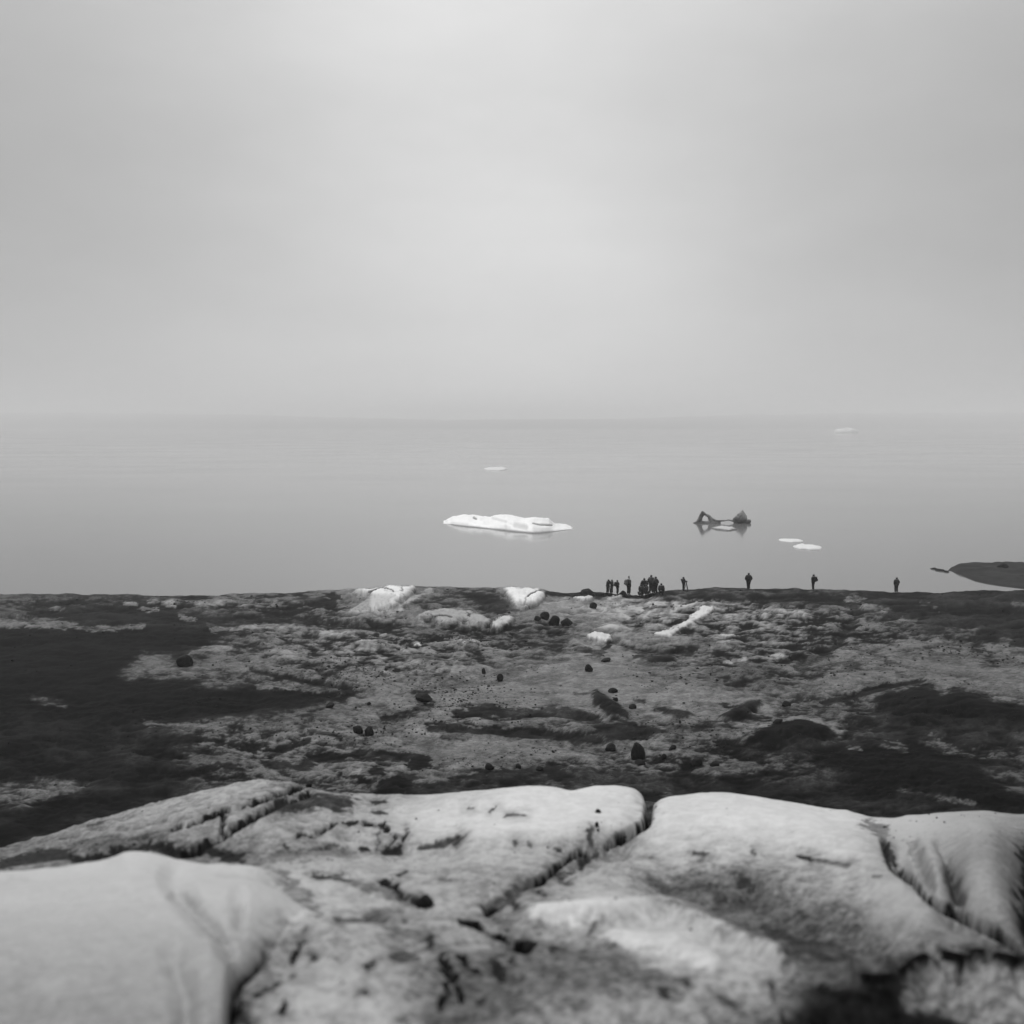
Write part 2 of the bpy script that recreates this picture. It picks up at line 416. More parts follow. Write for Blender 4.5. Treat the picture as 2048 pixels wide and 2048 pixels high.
zL = np.interp(D, [-40, 0, 4.5, 5.5, 7.0], [16.6, 15.6, EYE - 4.5 * float(t_of(2048)), EYE - 5.5 * float(t_of(1925)), EYE - 7.0 * float(t_of(1805))])
hpy = np.interp(pxF, xs_t, hump_t)
dl = 8.6
zlc = EYE - dl * t_of(hpy)
zL = np.where(D > 7.0, (EYE - 7 * float(t_of(1805))) * (1 - sstep(7.0, dl, D)) + zlc * sstep(7.0, dl, D), zL)
zL = np.where(D > dl, zlc - 0.8 * (D - dl) - 0.4 * (D - dl) ** 2, zL)
pxL, pyL = colpx(zL)
xb = np.interp(pyL, [1700, 1740, 1800, 1870, 1900, 1960, 2048, 2300], [700, 660, 600, 510, 474, 456, 449, 440])
wb = np.interp(pyL, [1740, 1850, 1900, 1950, 2048], [330, 190, 50, 10, 8])
zL = zL - 1.1 * np.clip((pxL - xb) / wb + 0.6, 0, 8) ** 2 * 0.5
zL += 0.05 * n_big + 0.03 * n_mid + 0.004 * n_small + .02 * q1
# soft undulations of the hump
fold = 1 - sstep(3, 40, seg_dist(pxL, pyL, [(345, 1760), (385, 1820), (440, 1870), (462, 1925)]))
fold2 = 1 - sstep(3, 26, seg_dist(pxL, pyL, [(478, 1790), (476, 1850), (470, 1880)]))
fold3 = 1 - sstep(3, 40, seg_dist(pxL, pyL, [(345, 1920), (365, 1990), (372, 2060)]))
zL -= .06 * fold + .02 * fold2 + .03 * fold3
zL += .015 * np.exp(-((pxL - 300) / 90) ** 2) + .05 * np.exp(-((pxL - 420) / 40) ** 2) * (pyL > 1900)

B_D2 = [0, 14, 20, 24, 28, 34, 45, 62, 78, 92, 100]
B_Z = [9.7, 9.65] + [EYE - d * float(t_of(p)) for d, p in zip(B_D, B_P)]
bt = np.interp(dd, B_D2, B_Z)
for _ in range(2): bt = np.convolve(np.pad(bt, 16, mode='edge'), np.ones(33) / 33, 'valid')
DR = 100.0
zB = np.interp(np.minimum(D, DR), dd, bt)
pxB, pyB = colpx(zB)
rpy = np.interp(pxB, xs_t, ridge_t)
zr = EYE - DR * t_of(rpy)
zB = zB + (zr - np.interp(DR, dd, bt)) * sstep(76, 100, np.minimum(D, DR))
zB = np.where(D > DR, zr - 0.18 * (D - DR) - 0.05 * (D - DR) ** 2, zB)
zB = np.maximum(zB, -1.2)
def blob(px, py, cx, cy, rx, ry): return np.exp(-((px - cx) / rx) ** 2 - ((py - cy) / ry) ** 2)
ramp = sstep(18, 26, D) * (1 - 0.45 * sstep(90, 99, D)) * (D < 104)
calm = 1 - .75 * np.clip(blob(pxB, pyB, 1220, 1360, 190, 55) + blob(pxB, pyB, 1850, 1335, 220, 40) + blob(pxB, pyB, 950, 1500, 170, 22) + .8 * blob(pxB, pyB, 950, 1400, 150, 30) + .8 * blob(pxB, pyB, 200, 1340, 260, 70), 0, 1)
ramp = ramp * calm
zB += ramp * (0.20 * n_big + 0.10 * n_mid + 0.02 * n_small + (0.26 * q1 + 0.11 * q2) * D / 60 + 0.05 * q3 * D / 60)

# ------------------------------------------------------------------ the ground: ash, bare ice and some painted shade
#  ('S' streak | 'P' patch, tone, half width or softness, relief in metres, points)
BS = [
 ('P',12,12,0,[(-300,1262),(0,1264),(150,1264),(290,1262),(420,1257),(430,1277),(380,1295),(290,1310),(230,1345),(250,1364),(380,1377),(520,1374),(690,1367),(700,1393),(560,1420),(380,1432),(250,1440),(100,1430),(-300,1425)]),
 ('P',17,8,0,[(95,1224),(240,1212),(330,1230),(420,1245),(300,1251),(200,1250),(110,1236)]),
 ('S',38,7,.03,[(-200,1246),(0,1247),(60,1243),(130,1250)]), ('S',38,4,.03,[(120,1250),(180,1257),(230,1257),(285,1253)]),
 ('P',34,8,.05,[(232,1350),(290,1306),(340,1310),(380,1345),(300,1362),(250,1361)]),
 ('S',42,4,.05,[(385,1307),(420,1297),(465,1294)]),
 ('P',34,8,.05,[(370,1347),(400,1332),(512,1327),(660,1347),(600,1362),(512,1368),(410,1374),(370,1357)]),
 ('S',46,5,.05,[(255,1208),(272,1209)]), ('S',46,4,.05,[(285,1218),(315,1220)]), ('S',42,3,.03,[(298,1203),(312,1203)]),
 ('S',44,4,.05,[(325,1208),(347,1208)]), ('S',44,4,.05,[(365,1235),(390,1238)]), ('S',42,3,.04,[(390,1207),(405,1206)]),
 ('S',44,4,.05,[(430,1210),(450,1206)]), ('S',36,3,.03,[(418,1244),(436,1245)]), ('S',30,4,.0,[(100,1215),(130,1218)]),
 ('S',44,5,0,[(430,1259),(512,1252),(600,1258)]),
 ('S',27,6,0,[(65,1395),(100,1404),(125,1410)]), ('S',30,5,0,[(290,1446),(380,1451),(512,1437)]),
 ('S',19,4,-.1,[(500,1338),(580,1356),(650,1367),(704,1378)]), ('S',37,5,.05,[(520,1374),(600,1374),(680,1384)]),
 ('P',14,6,-.1,[(500,1386),(560,1391),(700,1385),(718,1378),(690,1400),(560,1416),(500,1415)]),
 ('S',22,4,-.1,[(420,1247),(512,1241),(600,1242),(670,1247)]), ('S',25,8,-.15,[(640,1245),(760,1250),(850,1262),(940,1266),(990,1270)]),
 ('S',22,7,0,[(600,1190),(625,1205),(665,1205)]), ('S',20,8,-.1,[(664,1195),(668,1225)]),
 ('P',54,6,0,[(690,1220),(735,1192),(800,1195),(790,1215),(760,1230),(700,1224)]),
 ('S',20,2,-.05,[(735,1190),(760,1180),(783,1184),(785,1192)]),
 ('P',33,8,.15,[(790,1232),(840,1190),(870,1178),(960,1179),(1005,1190),(1000,1235),(940,1228),(880,1214),(840,1225)]),
 ('P',19,10,0,[(925,1185),(960,1180),(1005,1195),(1035,1222),(1010,1236),(975,1228),(950,1215)]),
 ('S',58,3,.05,[(775,1230),(800,1215),(830,1197),(862,1181)]), ('S',30,3,-.05,[(795,1230),(830,1208),(850,1200)]),
 ('S',30,6,0,[(870,1200),(890,1205)]),
 ('S',60,4,0,[(840,1287),(842,1288)]), ('S',52,3,0,[(900,1276),(930,1281)]), ('S',50,3,0,[(940,1275),(955,1282)]),
 ('S',44,5,0,[(640,1262),(700,1268),(740,1272)]), ('S',46,4,0,[(760,1268),(775,1270)]),
 ('S',50,3,0,[(640,1296),(650,1297)]), ('S',50,3,0,[(665,1290),(672,1290)]), ('S',50,3,0,[(775,1345),(785,1347)]),
 ('S',24,8,0,[(940,1290),(960,1315),(930,1320)]), ('S',26,7,0,[(900,1300),(870,1312),(800,1310),(760,1300)]),
 ('S',24,4,0,[(680,1335),(700,1330)]), ('S',20,2,0,[(770,1333),(785,1332)]), ('S',26,5,0,[(870,1350),(895,1345)]),
 ('S',22,8,.1,[(838,1392),(860,1392)]), ('S',24,7,.05,[(835,1418),(860,1412)]), ('S',26,6,0,[(770,1440),(830,1425)]),
 ('S',22,8,-.08,[(915,1428),(950,1417),(1030,1424),(1100,1420),(1190,1438)]), ('S',17,2,-.05,[(905,1432),(960,1431),(1000,1438),(1040,1436)]),
 ('S',20,3,-.05,[(1040,1432),(1100,1427),(1185,1437)]),
 ('S',19,7,-.1,[(860,1456),(950,1457),(1000,1461),(1080,1468),(1195,1476)]), ('S',28,5,0,[(880,1470),(940,1474)]),
 ('S',16,4,.1,[(1092,1188),(1130,1191),(1176,1185),(1210,1191),(1260,1190),(1330,1190)]),
 ('P',54,5,.05,[(1200,1205),(1260,1197),(1400,1203),(1372,1215),(1360,1226),(1300,1234),(1270,1240),(1220,1240),(1195,1230)]),
 ('S',48,6,.05,[(1095,1218),(1130,1203)]),
 ('S',26,2,-.05,[(1240,1252),(1290,1220),(1345,1209)]), ('S',34,2,0,[(1215,1220),(1260,1208),(1300,1204)]), ('S',26,2,-.05,[(1310,1213),(1340,1215),(1365,1226)]),
 ('S',28,3,-.05,[(1250,1248),(1280,1240),(1315,1236)]), ('S',26,4,-.05,[(1270,1257),(1310,1242),(1345,1250)]), ('S',26,5,0,[(1355,1245),(1400,1225),(1410,1210)]),
 ('S',50,3,0,[(1290,1252),(1340,1244)]), ('S',30,2,0,[(1300,1262),(1345,1250)]),
 ('S',58,5,.05,[(1210,1251),(1248,1258)]), ('S',54,6,.05,[(1150,1284),(1178,1296)]), ('S',24,5,0,[(1150,1300),(1200,1305),(1215,1290)]),
 ('P',25,16,0,[(985,1262),(1050,1245),(1140,1252),(1165,1275),(1110,1300),(1020,1285)]),
 ('S',21,5,.05,[(1278,1314),(1345,1319)]), ('S',25,7,0,[(1290,1303),(1400,1288),(1536,1268)]), ('S',24,3,-.05,[(1245,1290),(1290,1300)]),
 ('S',22,6,0,[(1320,1305),(1390,1300)]),
 ('P',27,10,.05,[(1390,1350),(1440,1302),(1540,1295),(1580,1380),(1480,1382),(1400,1372)]),
 ('S',50,4,.03,[(1452,1327),(1500,1316)]), ('S',46,4,.03,[(1508,1314),(1560,1310)]), ('S',50,4,.03,[(1450,1264),(1475,1261)]), ('S',46,3,.03,[(1438,1286),(1462,1281)]),
 ('S',32,3,0,[(1300,1346),(1350,1353)]), ('S',32,3,0,[(1302,1348),(1345,1364)]),
 ('P',16,3,.30,[(1180,1390),(1195,1382),(1230,1405),(1262,1430),(1255,1438),(1220,1438),(1185,1410)]),
 ('P',16,3,.25,[(1310,1420),(1330,1417),(1375,1425),(1387,1435),(1370,1440),(1340,1437)]),
 ('P',16,3,.25,[(1440,1435),(1480,1410),(1520,1400),(1525,1412),(1505,1430),(1470,1440),(1445,1440)]),
 ('S',22,3,0,[(1445,1410),(1480,1415)]), ('S',21,4,0,[(1500,1436),(1545,1439)]),
 ('P',19,5,-.05,[(1190,1447),(1230,1443),(1320,1452),(1400,1446),(1460,1450),(1400,1460),(1310,1465),(1280,1478),(1220,1478),(1190,1470)]),
 ('S',26,3,0,[(1150,1385),(1190,1390)]), ('S',24,2,0,[(1270,1398),(1290,1405)]),
 ('P',20,7,0,[(1330,1197),(1400,1183),(1700,1186),(2048,1183),(2900,1183),(2900,1290),(2048,1293),(1950,1285),(1850,1260),(1750,1230),(1700,1213),(1560,1209),(1420,1202)]),
 ('P',15,4,.15,[(1400,1196),(1430,1186),(1450,1187),(1490,1199),(1440,1202)]),
 ('S',46,4,.05,[(1536,1220),(1580,1227),(1620,1233)]), ('S',36,5,.05,[(1692,1197),(1720,1197)]), ('S',38,5,.05,[(1728,1212),(1772,1223)]),
 ('S',34,4,.05,[(1800,1238),(1830,1246)]), ('S',30,3,.03,[(1842,1203),(1880,1218)]), ('S',28,3,0,[(2030,1209),(2060,1210)]), ('S',27,3,0,[(2000,1278),(2018,1279)]),
 ('S',28,8,0,[(1900,1262),(1940,1270)]),
 ('S',21,9,-.15,[(1715,1215),(1700,1250),(1670,1290),(1640,1310),(1600,1330)]),
 ('P',38,8,.05,[(1680,1300),(1800,1291),(1900,1286),(1960,1290),(2048,1300),(2500,1310),(2500,1420),(2048,1410),(1960,1390),(1850,1375),(1830,1370),(1700,1385),(1640,1395),(1650,1340)]),
 ('S',30,10,0,[(1955,1300),(1975,1330)]), ('S',26,4,0,[(1775,1325),(1790,1328)]), ('S',26,3,0,[(1795,1346),(1808,1348)]),
 ('S',19,5,-.1,[(1645,1402),(1700,1391),(1760,1376),(1842,1360)]),
 ('P',15,7,.25,[(1750,1412),(1775,1388),(1830,1377),(1860,1373),(1880,1391),(1910,1379),(1960,1393),(2000,1410),(2048,1422),(2500,1440),(2500,1480),(1950,1450),(1800,1442)]),
 ('P',13,6,.3,[(1500,1477),(1520,1460),(1580,1445),(1620,1444),(1650,1456),(1660,1478),(1620,1490),(1540,1490),(1500,1485)]),
 ('S',42,4,0,[(1478,1466),(1530,1449),(1600,1438),(1672,1456)]), ('S',38,6,0,[(1670,1460),(1690,1450)]),
 ('P',14,9,.1,[(1600,1497),(1700,1496),(1750,1491),(1850,1493),(1950,1520),(1960,1545),(2000,1560),(2060,1612),(2048,1624),(1800,1592),(1700,1572),(1650,1540)]),
 ('S',31,7,0,[(1778,1491),(1808,1500)]), ('S',29,6,0,[(1702,1496),(1722,1500)]), ('S',27,10,0,[(1850,1482),(1900,1500),(2048,1508)]),
 ('S',26,4,0,[(1800,1586),(1900,1601),(1950,1609)]), ('P',27,12,0,[(1975,1548),(2048,1535),(2300,1535),(2300,1600),(2048,1600)]),
 ('P',37,9,.06,[(-200,1568),(0,1566),(60,1561),(130,1561),(180,1569),(140,1585),(60,1610),(30,1612),(-200,1610)]),
 ('P',13,8,0,[(-300,1690),(0,1642),(60,1622),(120,1592),(200,1584),(290,1580),(270,1600),(150,1628),(60,1668),(0,1700),(-300,1760)]),
 ('P',15,9,0,[(60,1550),(110,1523),(200,1520),(300,1535),(280,1562),(180,1568),(120,1556)]),
 ('S',17,4,0,[(290,1485),(400,1476),(440,1482)]), ('S',15,5,0,[(330,1552),(385,1545),(430,1538)]), ('S',18,4,0,[(440,1530),(485,1537)]),
 ('S',19,6,0,[(535,1528),(600,1532),(620,1530)]), ('S',21,7,0,[(620,1520),(700,1510),(800,1512),(850,1518)]),
 ('P',15,4,.15,[(742,1592),(765,1562),(795,1553),(828,1570),(826,1592),(780,1595)]),
 ('S',42,2.5,.05,[(645,1568),(680,1546),(720,1529),(760,1527),(812,1532)]), ('S',42,2.5,.05,[(742,1576),(780,1549),(808,1534)]), ('S',46,4,0,[(690,1548),(715,1542)]),
 ('S',17,6,0,[(745,1540),(760,1542)]), ('S',20,7,0,[(730,1560),(720,1556)]), ('S',19,10,0,[(825,1530),(845,1525)]),
 ('S',19,3,0,[(622,1463),(655,1469),(680,1480)]), ('S',20,5,0,[(535,1506),(570,1498),(612,1482)]), ('S',20,3,0,[(505,1475),(510,1520)]), ('S',22,3,0,[(505,1475),(540,1475),(530,1500)]),
 ('S',21,16,0,[(820,1598),(900,1580),(1000,1556),(1100,1548),(1280,1566),(1500,1572)]), ('S',17,12,0,[(1110,1545),(1140,1555)]),
 ('S',16,12,0,[(1400,1576),(1500,1578),(1600,1595)]),
]
FS = [
 ('S',15,3,-.10,[(345,1658),(400,1641),(430,1630),(445,1622),(512,1605),(560,1588),(600,1576),(626,1562)]), ('S',18,3,-.08,[(447,1620),(441,1660)]),
 ('S',22,5,-.10,[(370,1705),(420,1686),(460,1661),(512,1631),(570,1602),(620,1586)]), ('S',30,12,0,[(560,1612),(640,1600),(700,1608)]),
 ('S',17,8,-.05,[(150,1716),(210,1712),(260,1692),(300,1684),(330,1694),(350,1706),(400,1700)]), ('S',28,9,0,[(0,1730),(60,1714),(130,1704)]), ('S',24,7,0,[(400,1700),(470,1718),(520,1724)]),
 ('S',34,3,0,[(178,1651),(202,1645)]), ('S',38,8,0,[(150,1690),(260,1680),(330,1672)]),
 ('S',16,4,-.06,[(728,1646),(765,1646),(775,1658)]), ('S',17,2.5,-.05,[(592,1674),(605,1666),(622,1673),(648,1660),(668,1649)]), ('S',24,4,0,[(695,1648),(708,1645)]),
 ('P',15,3,-.06,[(770,1692),(806,1688),(800,1709),(768,1709)]), ('S',18,4,0,[(729,1699),(740,1699)]), ('S',22,2.5,-.03,[(814,1660),(806,1680)]),  # the patch paints a small hole's darkness into the tone
 ('S',24,2,-.03,[(775,1690),(796,1672)]), ('S',36,2,0,[(762,1655),(757,1700)]), ('S',22,3,0,[(570,1690),(573,1696)]),
 ('S',30,4,-.03,[(600,1702),(640,1698),(675,1690)]), ('S',44,8,0,[(500,1722),(600,1708),(700,1700)]),
 ('S',33,5,-.03,[(845,1692),(890,1684),(925,1671)]), ('S',30,4,0,[(922,1671),(908,1690)]), ('S',22,3,0,[(742,1606),(772,1605)]), ('S',28,3,0,[(745,1625),(772,1624)]),
 ('S',34,3,0,[(938,1615),(945,1617)]), ('S',28,2.5,0,[(982,1624),(992,1614)]), ('S',34,2,0,[(1010,1632),(1050,1630)]), ('S',30,2.5,0,[(1028,1682),(1032,1690)]), ('S',32,3,0,[(1056,1686),(1060,1690)]),
 ('S',28,3,0,[(1110,1698),(1120,1700)]), ('S',34,5,0,[(1182,1660),(1178,1685)]),
 ('S',20,6,-.35,[(1300,1590),(1298,1625),(1291,1646),(1270,1660),(1240,1678)]), ('S',26,4,-.12,[(1240,1680),(1215,1690)]),
 ('S',22,4,-.10,[(1165,1700),(1130,1722),(1105,1742),(1080,1762),(1052,1770)]), ('S',17,5,-.05,[(1060,1768),(1085,1762)]), ('S',30,7,-.05,[(1180,1705),(1160,1730)]),
 ('S',36,9,-.05,[(1040,1775),(1000,1800),(975,1820)]),
 ('S',34,5,0,[(1112,1752),(1135,1768)]), ('S',34,3,0,[(1115,1745),(1145,1747)]), ('S',32,4,0,[(1080,1788),(1086,1792)]), ('S',36,3,0,[(1095,1812),(1130,1808)]),
 ('S',34,4,0,[(625,1752),(680,1756),(722,1768)]), ('S',22,5,-.05,[(765,1763),(790,1770),(800,1790),(840,1806)]), ('S',22,2,0,[(795,1752),(815,1744)]), ('S',44,8,0,[(720,1770),(760,1780),(820,1805)]),
 ('S',50,12,-.02,[(560,1755),(590,1782),(640,1822)]), ('S',38,4,-.03,[(675,1838),(760,1838),(810,1840)]), ('S',46,8,0,[(740,1825),(800,1832)]), ('S',36,2.5,0,[(880,1757),(905,1760)]),
 ('S',18,3.5,-.08,[(922,1843),(950,1850),(985,1870),(1024,1882),(1055,1895)]), ('S',22,3.5,-.04,[(972,1816),(1000,1806),(1026,1802)]), ('S',40,12,0,[(985,1830),(1010,1850)]),
 ('P',42,18,0,[(880,1912),(1045,1905),(1050,2060),(850,2060),(870,1990)]),
 ('S',19,7,-.04,[(888,1912),(890,1935),(908,1958)]), ('S',20,5,-.03,[(922,1912),(935,1928),(948,1940)]), ('S',22,4,-.03,[(893,1968),(882,2018)]), ('S',22,5,-.03,[(916,1975),(922,2000)]), ('S',26,8,0,[(990,1925),(998,1955)]), ('S',28,4,0,[(970,2000),(958,2008)]),
 ('S',28,3.5,-.03,[(601,1885),(592,1908),(584,1925)]), ('S',44,3,0,[(608,1855),(601,1885)]), ('S',18,3,0,[(580,1957),(588,1950)]),
 ('P',13,5,-.18,[(452,1985),(462,1935),(490,1918),(520,1905),(532,1912),(512,1938),(485,1962),(470,1985)]), ('S',18,10,-.12,[(450,2000),(452,2060)]), ('S',30,14,0,[(480,1990),(490,2040)]), ('S',20,3.5,0,[(492,1912),(500,1905)]), ('S',16,5,-.03,[(468,2028),(478,2022)]),  # cavity beside the hump, its darkness painted into the tone
 ('S',26,4,0,[(512,1992),(535,1977)]), ('S',22,3.5,0,[(545,1981),(557,1967)]), ('S',19,4,-.02,[(573,2000),(568,2026)]), ('S',21,5,0,[(738,1936),(742,1932)]), ('S',27,3.5,0,[(729,1990),(733,1987)]), ('S',34,4,0,[(844,1950),(848,1955)]), ('S',30,4,0,[(618,1912),(626,1918)]), ('S',36,4,0,[(672,1915),(678,1918)]),
 ('S',44,10,0,[(780,1865),(860,1875)]), ('S',32,5,0,[(785,1913),(835,1918)]), ('S',30,5,0,[(858,1875),(865,1895)]),
 ('S',15,8,-.05,[(1026,1888),(1052,1896)]), ('S',24,6,0,[(1105,1900),(1130,1903),(1112,1922)]), ('S',24,4,0,[(1150,1930),(1165,1918)]), ('S',34,5,0,[(1185,1900),(1235,1897)]), ('S',34,3,0,[(1190,1836),(1180,1870)]), ('S',22,5,0,[(1024,1920),(1034,1924)]), ('S',30,5,0,[(1024,1800),(1030,1815)]),
 ('P',41,14,0,[(1045,1898),(1200,1892),(1240,1899),(1280,1927),(1385,1967),(1370,1985),(1250,1975),(1100,1992),(1024,2005)]), ('S',30,6,0,[(1325,1980),(1330,1990)]), ('S',36,5,0,[(1290,1970),(1300,1975)]), ('S',34,4,0,[(1370,1960),(1380,1966)]),
 ('S',74,14,.06,[(1080,1830),(1200,1822),(1340,1812),(1420,1850),(1500,1885),(1560,1905)]), ('S',72,14,.05,[(1230,1880),(1350,1890),(1430,1930)]),
 ('P',38,26,-.05,[(1290,1752),(1420,1742),(1500,1745),(1560,1762),(1620,1800),(1700,1830),(1760,1880),(1790,1920),(1720,1945),(1600,1925),(1500,1878),(1400,1832),(1330,1798)]),
 ('S',32,8,0,[(1420,1770),(1440,1790)]), ('S',30,8,0,[(1480,1755),(1500,1770)]), ('S',32,10,0,[(1620,1850),(1650,1890)]), ('S',32,12,0,[(1540,1850),(1600,1880),(1700,1900)]),
 ('S',26,3,-.02,[(1598,1712),(1622,1719)]), ('S',38,3,0,[(1630,1722),(1700,1732)]), ('S',32,3,0,[(1388,1706),(1412,1707)]), ('S',34,2.5,0,[(1505,1702),(1512,1708)]), ('S',34,3,0,[(1752,1751),(1764,1752)]),
 ('S',30,5,-.15,[(1766,1680),(1778,1718),(1795,1742),(1830,1765)]), ('S',20,6,-.22,[(1838,1772),(1856,1796),(1885,1815),(1950,1846),(2000,1872),(2060,1915)]), ('S',38,8,-.06,[(1895,1740),(1912,1775),(1918,1800)]), ('S',46,10,-.03,[(1740,1645),(1765,1665)]),
 ('S',52,10,-.08,[(1830,1690),(1850,1740),(1860,1770)]),
 ('P',18,9,-.22,[(2044,1690),(2080,1670),(2180,1690),(2190,1880),(2060,1900),(2044,1850),(2034,1760)]),  # shadow beyond the far right bulge, painted dark and sunk
 ('S',14,7,.03,[(1722,1952),(1760,1957),(1785,1955)]), ('S',13,7,.04,[(1805,1945),(1830,1925),(1850,1920),(1870,1932)]), ('S',15,5,.03,[(1885,1909),(1930,1917)]), ('S',15,5,.03,[(1945,1907),(1962,1907)]), ('S',16,6,.03,[(1995,1912),(2048,1925),(2080,1930)]),
 ('S',22,5,-.03,[(1922,1920),(1918,1955)]), ('S',22,6,-.03,[(2028,1928),(2045,1975)]), ('S',26,4,-.02,[(1868,1935),(1868,1960)]),
 ('P',52,10,-.05,[(1800,1965),(1850,1935),(1950,1922),(2048,1935),(2500,1935),(2500,2120),(1900,2050),(1800,2015)]),
 ('P',24,16,.0,[(1660,2008),(1700,1990),(1760,2000),(1830,2010),(1900,2022),(1960,2060),(2000,2300),(1600,2300),(1580,2060)]),  # hollow at lower right, painted dark
 ('S',18,6,0,[(1645,1975),(1670,1988),(1690,1986)]), ('S',18,6,0,[(1700,1985),(1728,1992)]), ('S',20,6,0,[(1740,1975),(1770,1992)]), ('S',34,5,0,[(1582,1992),(1595,1996)]), ('S',30,5,0,[(1622,1995),(1635,2005)]), ('S',42,4,-.03,[(1545,1968),(1550,2000)]), ('S',26,5,0,[(1560,2030),(1570,2055)]), ('S',26,5,0,[(1600,2030),(1612,2055)]),
 ('S',40,8,0,[(1440,1998),(1490,2035),(1520,2060)]),
]
LS = [('S',55,9,-.03,[(352,1792),(400,1832),(440,1872),(458,1905)]), ('S',56,7,-.02,[(482,1820),(478,1850)]), ('S',58,9,-.02,[(350,1940),(370,1990),(375,2050)]), ('S',50,8,0,[(270,2018),(310,2028)]), ('S',52,9,0,[(30,1975),(80,2000)])]  # darker tone along the hump's folds and on two spots

def paint(strokes, tone, z, px, py, wx, wy, region, warp=1.0, rag=0.42, str_=0.97, halo=0.0):
    n1 = fbm(KX * 60, KY * 42, 41, 5, .65); n2 = fbm(KX * 60 + 31, KY * 42 - 17, 57, 5, .65); n4 = fbm(KX * 130, KY * 90, 87, 5, .7)
    for kind, tv, w, rel, pts in strokes:
        a = np.array(pts, float); m = w * 3 + 12
        x0, x1, y0, y1 = a[:, 0].min() - m, a[:, 0].max() + m, a[:, 1].min() - m, a[:, 1].max() + m
        sel = region & (px > x0) & (px < x1) & (py > y0) & (py < y1)
        if not sel.any(): continue
        ax, ay = px[sel], py[sel]
        k = (4.5 + 1.3 * min(w, 12)) * warp
        bx, by = ax + n1[sel] * k * .3, ay + n2[sel] * k * .15
        ax = ax + n1[sel] * k * 1.6; ay = ay + n2[sel] * k * 0.8
        if kind == 'S':
            q = 1 - sstep(0.1 * w, 2.1 * w, seg_dist(ax, ay, pts))
            al = sstep(.18, .55, q + rag * n4[sel] * .8)
            rl = 1 - sstep(0.1 * w, 2.1 * w, seg_dist(bx, by, pts)) if rel else 0
        else:
            sd_ = poly_sd(ax, ay, pts)
            q = sstep(-w * 1.9 - 4, w * 1.9 + 4, sd_)
            al = sstep(.15, .85, q + rag * (.7 * n4[sel] + .5 * n1[sel]))
            rl = sstep(-w * 2 - 4, w * 3 + 14, poly_sd(bx, by, pts)) if rel else 0
        al = al * str_ * (.85 if w <= 3 else 1)
        if halo and tv < 45:
            hd = seg_dist(ax, ay, pts) if kind == 'S' else np.maximum(-sd_, 0)
            ha = halo * np.exp(-(hd / (w * 2.2 + 9)) ** 2) * np.clip(.75 + 1.1 * n2[sel], 0, 1.3)
            tone[sel] = tone[sel] * (1 - ha) + .40 * ha * (tone[sel] > .40) + tone[sel] * ha * (tone[sel] <= .40)
        tone[sel] = tone[sel] * (1 - al) + tv / 100.0 * al
        if rel: z[sel] += rel * rl
    return tone
inner = np.ones(D.shape, bool)
allr = inner
pxF, pyF = colpx(zF); tF = grid_tone(GF, pxF, pyF)
# the far side of the brow is plain dirty ice
paint(FS, tF, zF, pxF, pyF, XX * 2.2, YY * 2.2, D < dc + 0.6, rag=.5, halo=.38)
pxL, pyL = colpx(zL); tL = np.interp(pyL, [1700, 1800, 1900, 2050, 2400], [.70, .65, .58, .50, .46]) + 0.02 * n_big  # hump darkens downwards: slope shade and corner falloff put into the tone
paint(LS, tL, zL, pxL, pyL, XX * 2.2, YY * 2.2, D < dl, 1.0, .2, .45)
pxB, pyB = colpx(zB); tB = grid_tone(GB, pxB, pyB)
paint(BS, tB, zB, pxB, pyB, XX * 0.5, YY * 0.35, (D > 19) & (D < 101.5))
mott = .10 + .16 * blob(pxB, pyB, 780, 1290, 260, 50) + .15 * blob(pxB, pyB, 1560, 1270, 260, 70) + .10 * blob(pxB, pyB, 1400, 1215, 200, 25) + .10 * blob(pxB, pyB, 450, 1215, 180, 20) + .08 * blob(pxB, pyB, 1550, 1520, 300, 60) + .06 * blob(pxB, pyB, 500, 1500, 300, 60)
sk = q2 * .55 + q3 * .45 + .35 * q1
mott = mott * (.35 + .65 * calm)
tB += mott * np.tanh(sk * 3.2) * sstep(.13, .30, tB) * 1.15
tB -= .10 * sstep(.35, .8, q1 + .5 * q2) * sstep(.2, .35, tB) * calm
tB = tB * .95 - .055 * (1 - sstep(.22, .34, tB)); tB += .035 * np.tanh(q1 * 2.5 + q2 * 1.5) * (tB < .25); tF = np.where(tF < .72, .72 + (tF - .72) * 1.28, tF); tF = np.clip(tF * 1.02, .08, .84); tL = tL * .99
tF += (.04 + .10 * (1 - np.clip(abs(tF - .45) / .3, 0, 1))) * np.tanh((q2 * .6 + q3 * .6) * 2.5) * (1 - .85 * sstep(1720, 1790, pxF) * (1 - sstep(1850, 1900, pyF)))
tF -= .12 * sstep(.45, .75, q3 + .5 * q2) * (tF < .72) * sstep(.3, .4, tF)
tL += .015 * q2
lay = np.argmax(np.stack([zB, zF, zL]), 0)
Z = np.maximum(np.maximum(zB, zF), zL)
lf = sstep(-.02, .14, zL - zF + .05 * q2) * (D < dl)
T = np.where(lay == 0, tB, np.where(D < dl, tF * (1 - lf) + tL * lf, np.where(lay == 1, tF, tL)))
T = np.where((lay == 1) & (D > dc + 0.3), 0.5, T)
T = np.where((lay == 2) & (D > dl + 0.2), 0.6, T)
T = np.clip(T, 0.05, 0.85)
PX, PY = project(XX, YY, Z)
split = int(np.searchsorted(rows, 19.2))
near = grid_object('glacier_ice', XX[:split + 1], YY[:split + 1], Z[:split + 1], T[:split + 1], M_NEAR)
set_props(near, kind='structure')
far = grid_object('ash_slope', XX[split:], YY[split:], Z[split:], T[split:], M_FAR)
set_props(far, kind='structure')

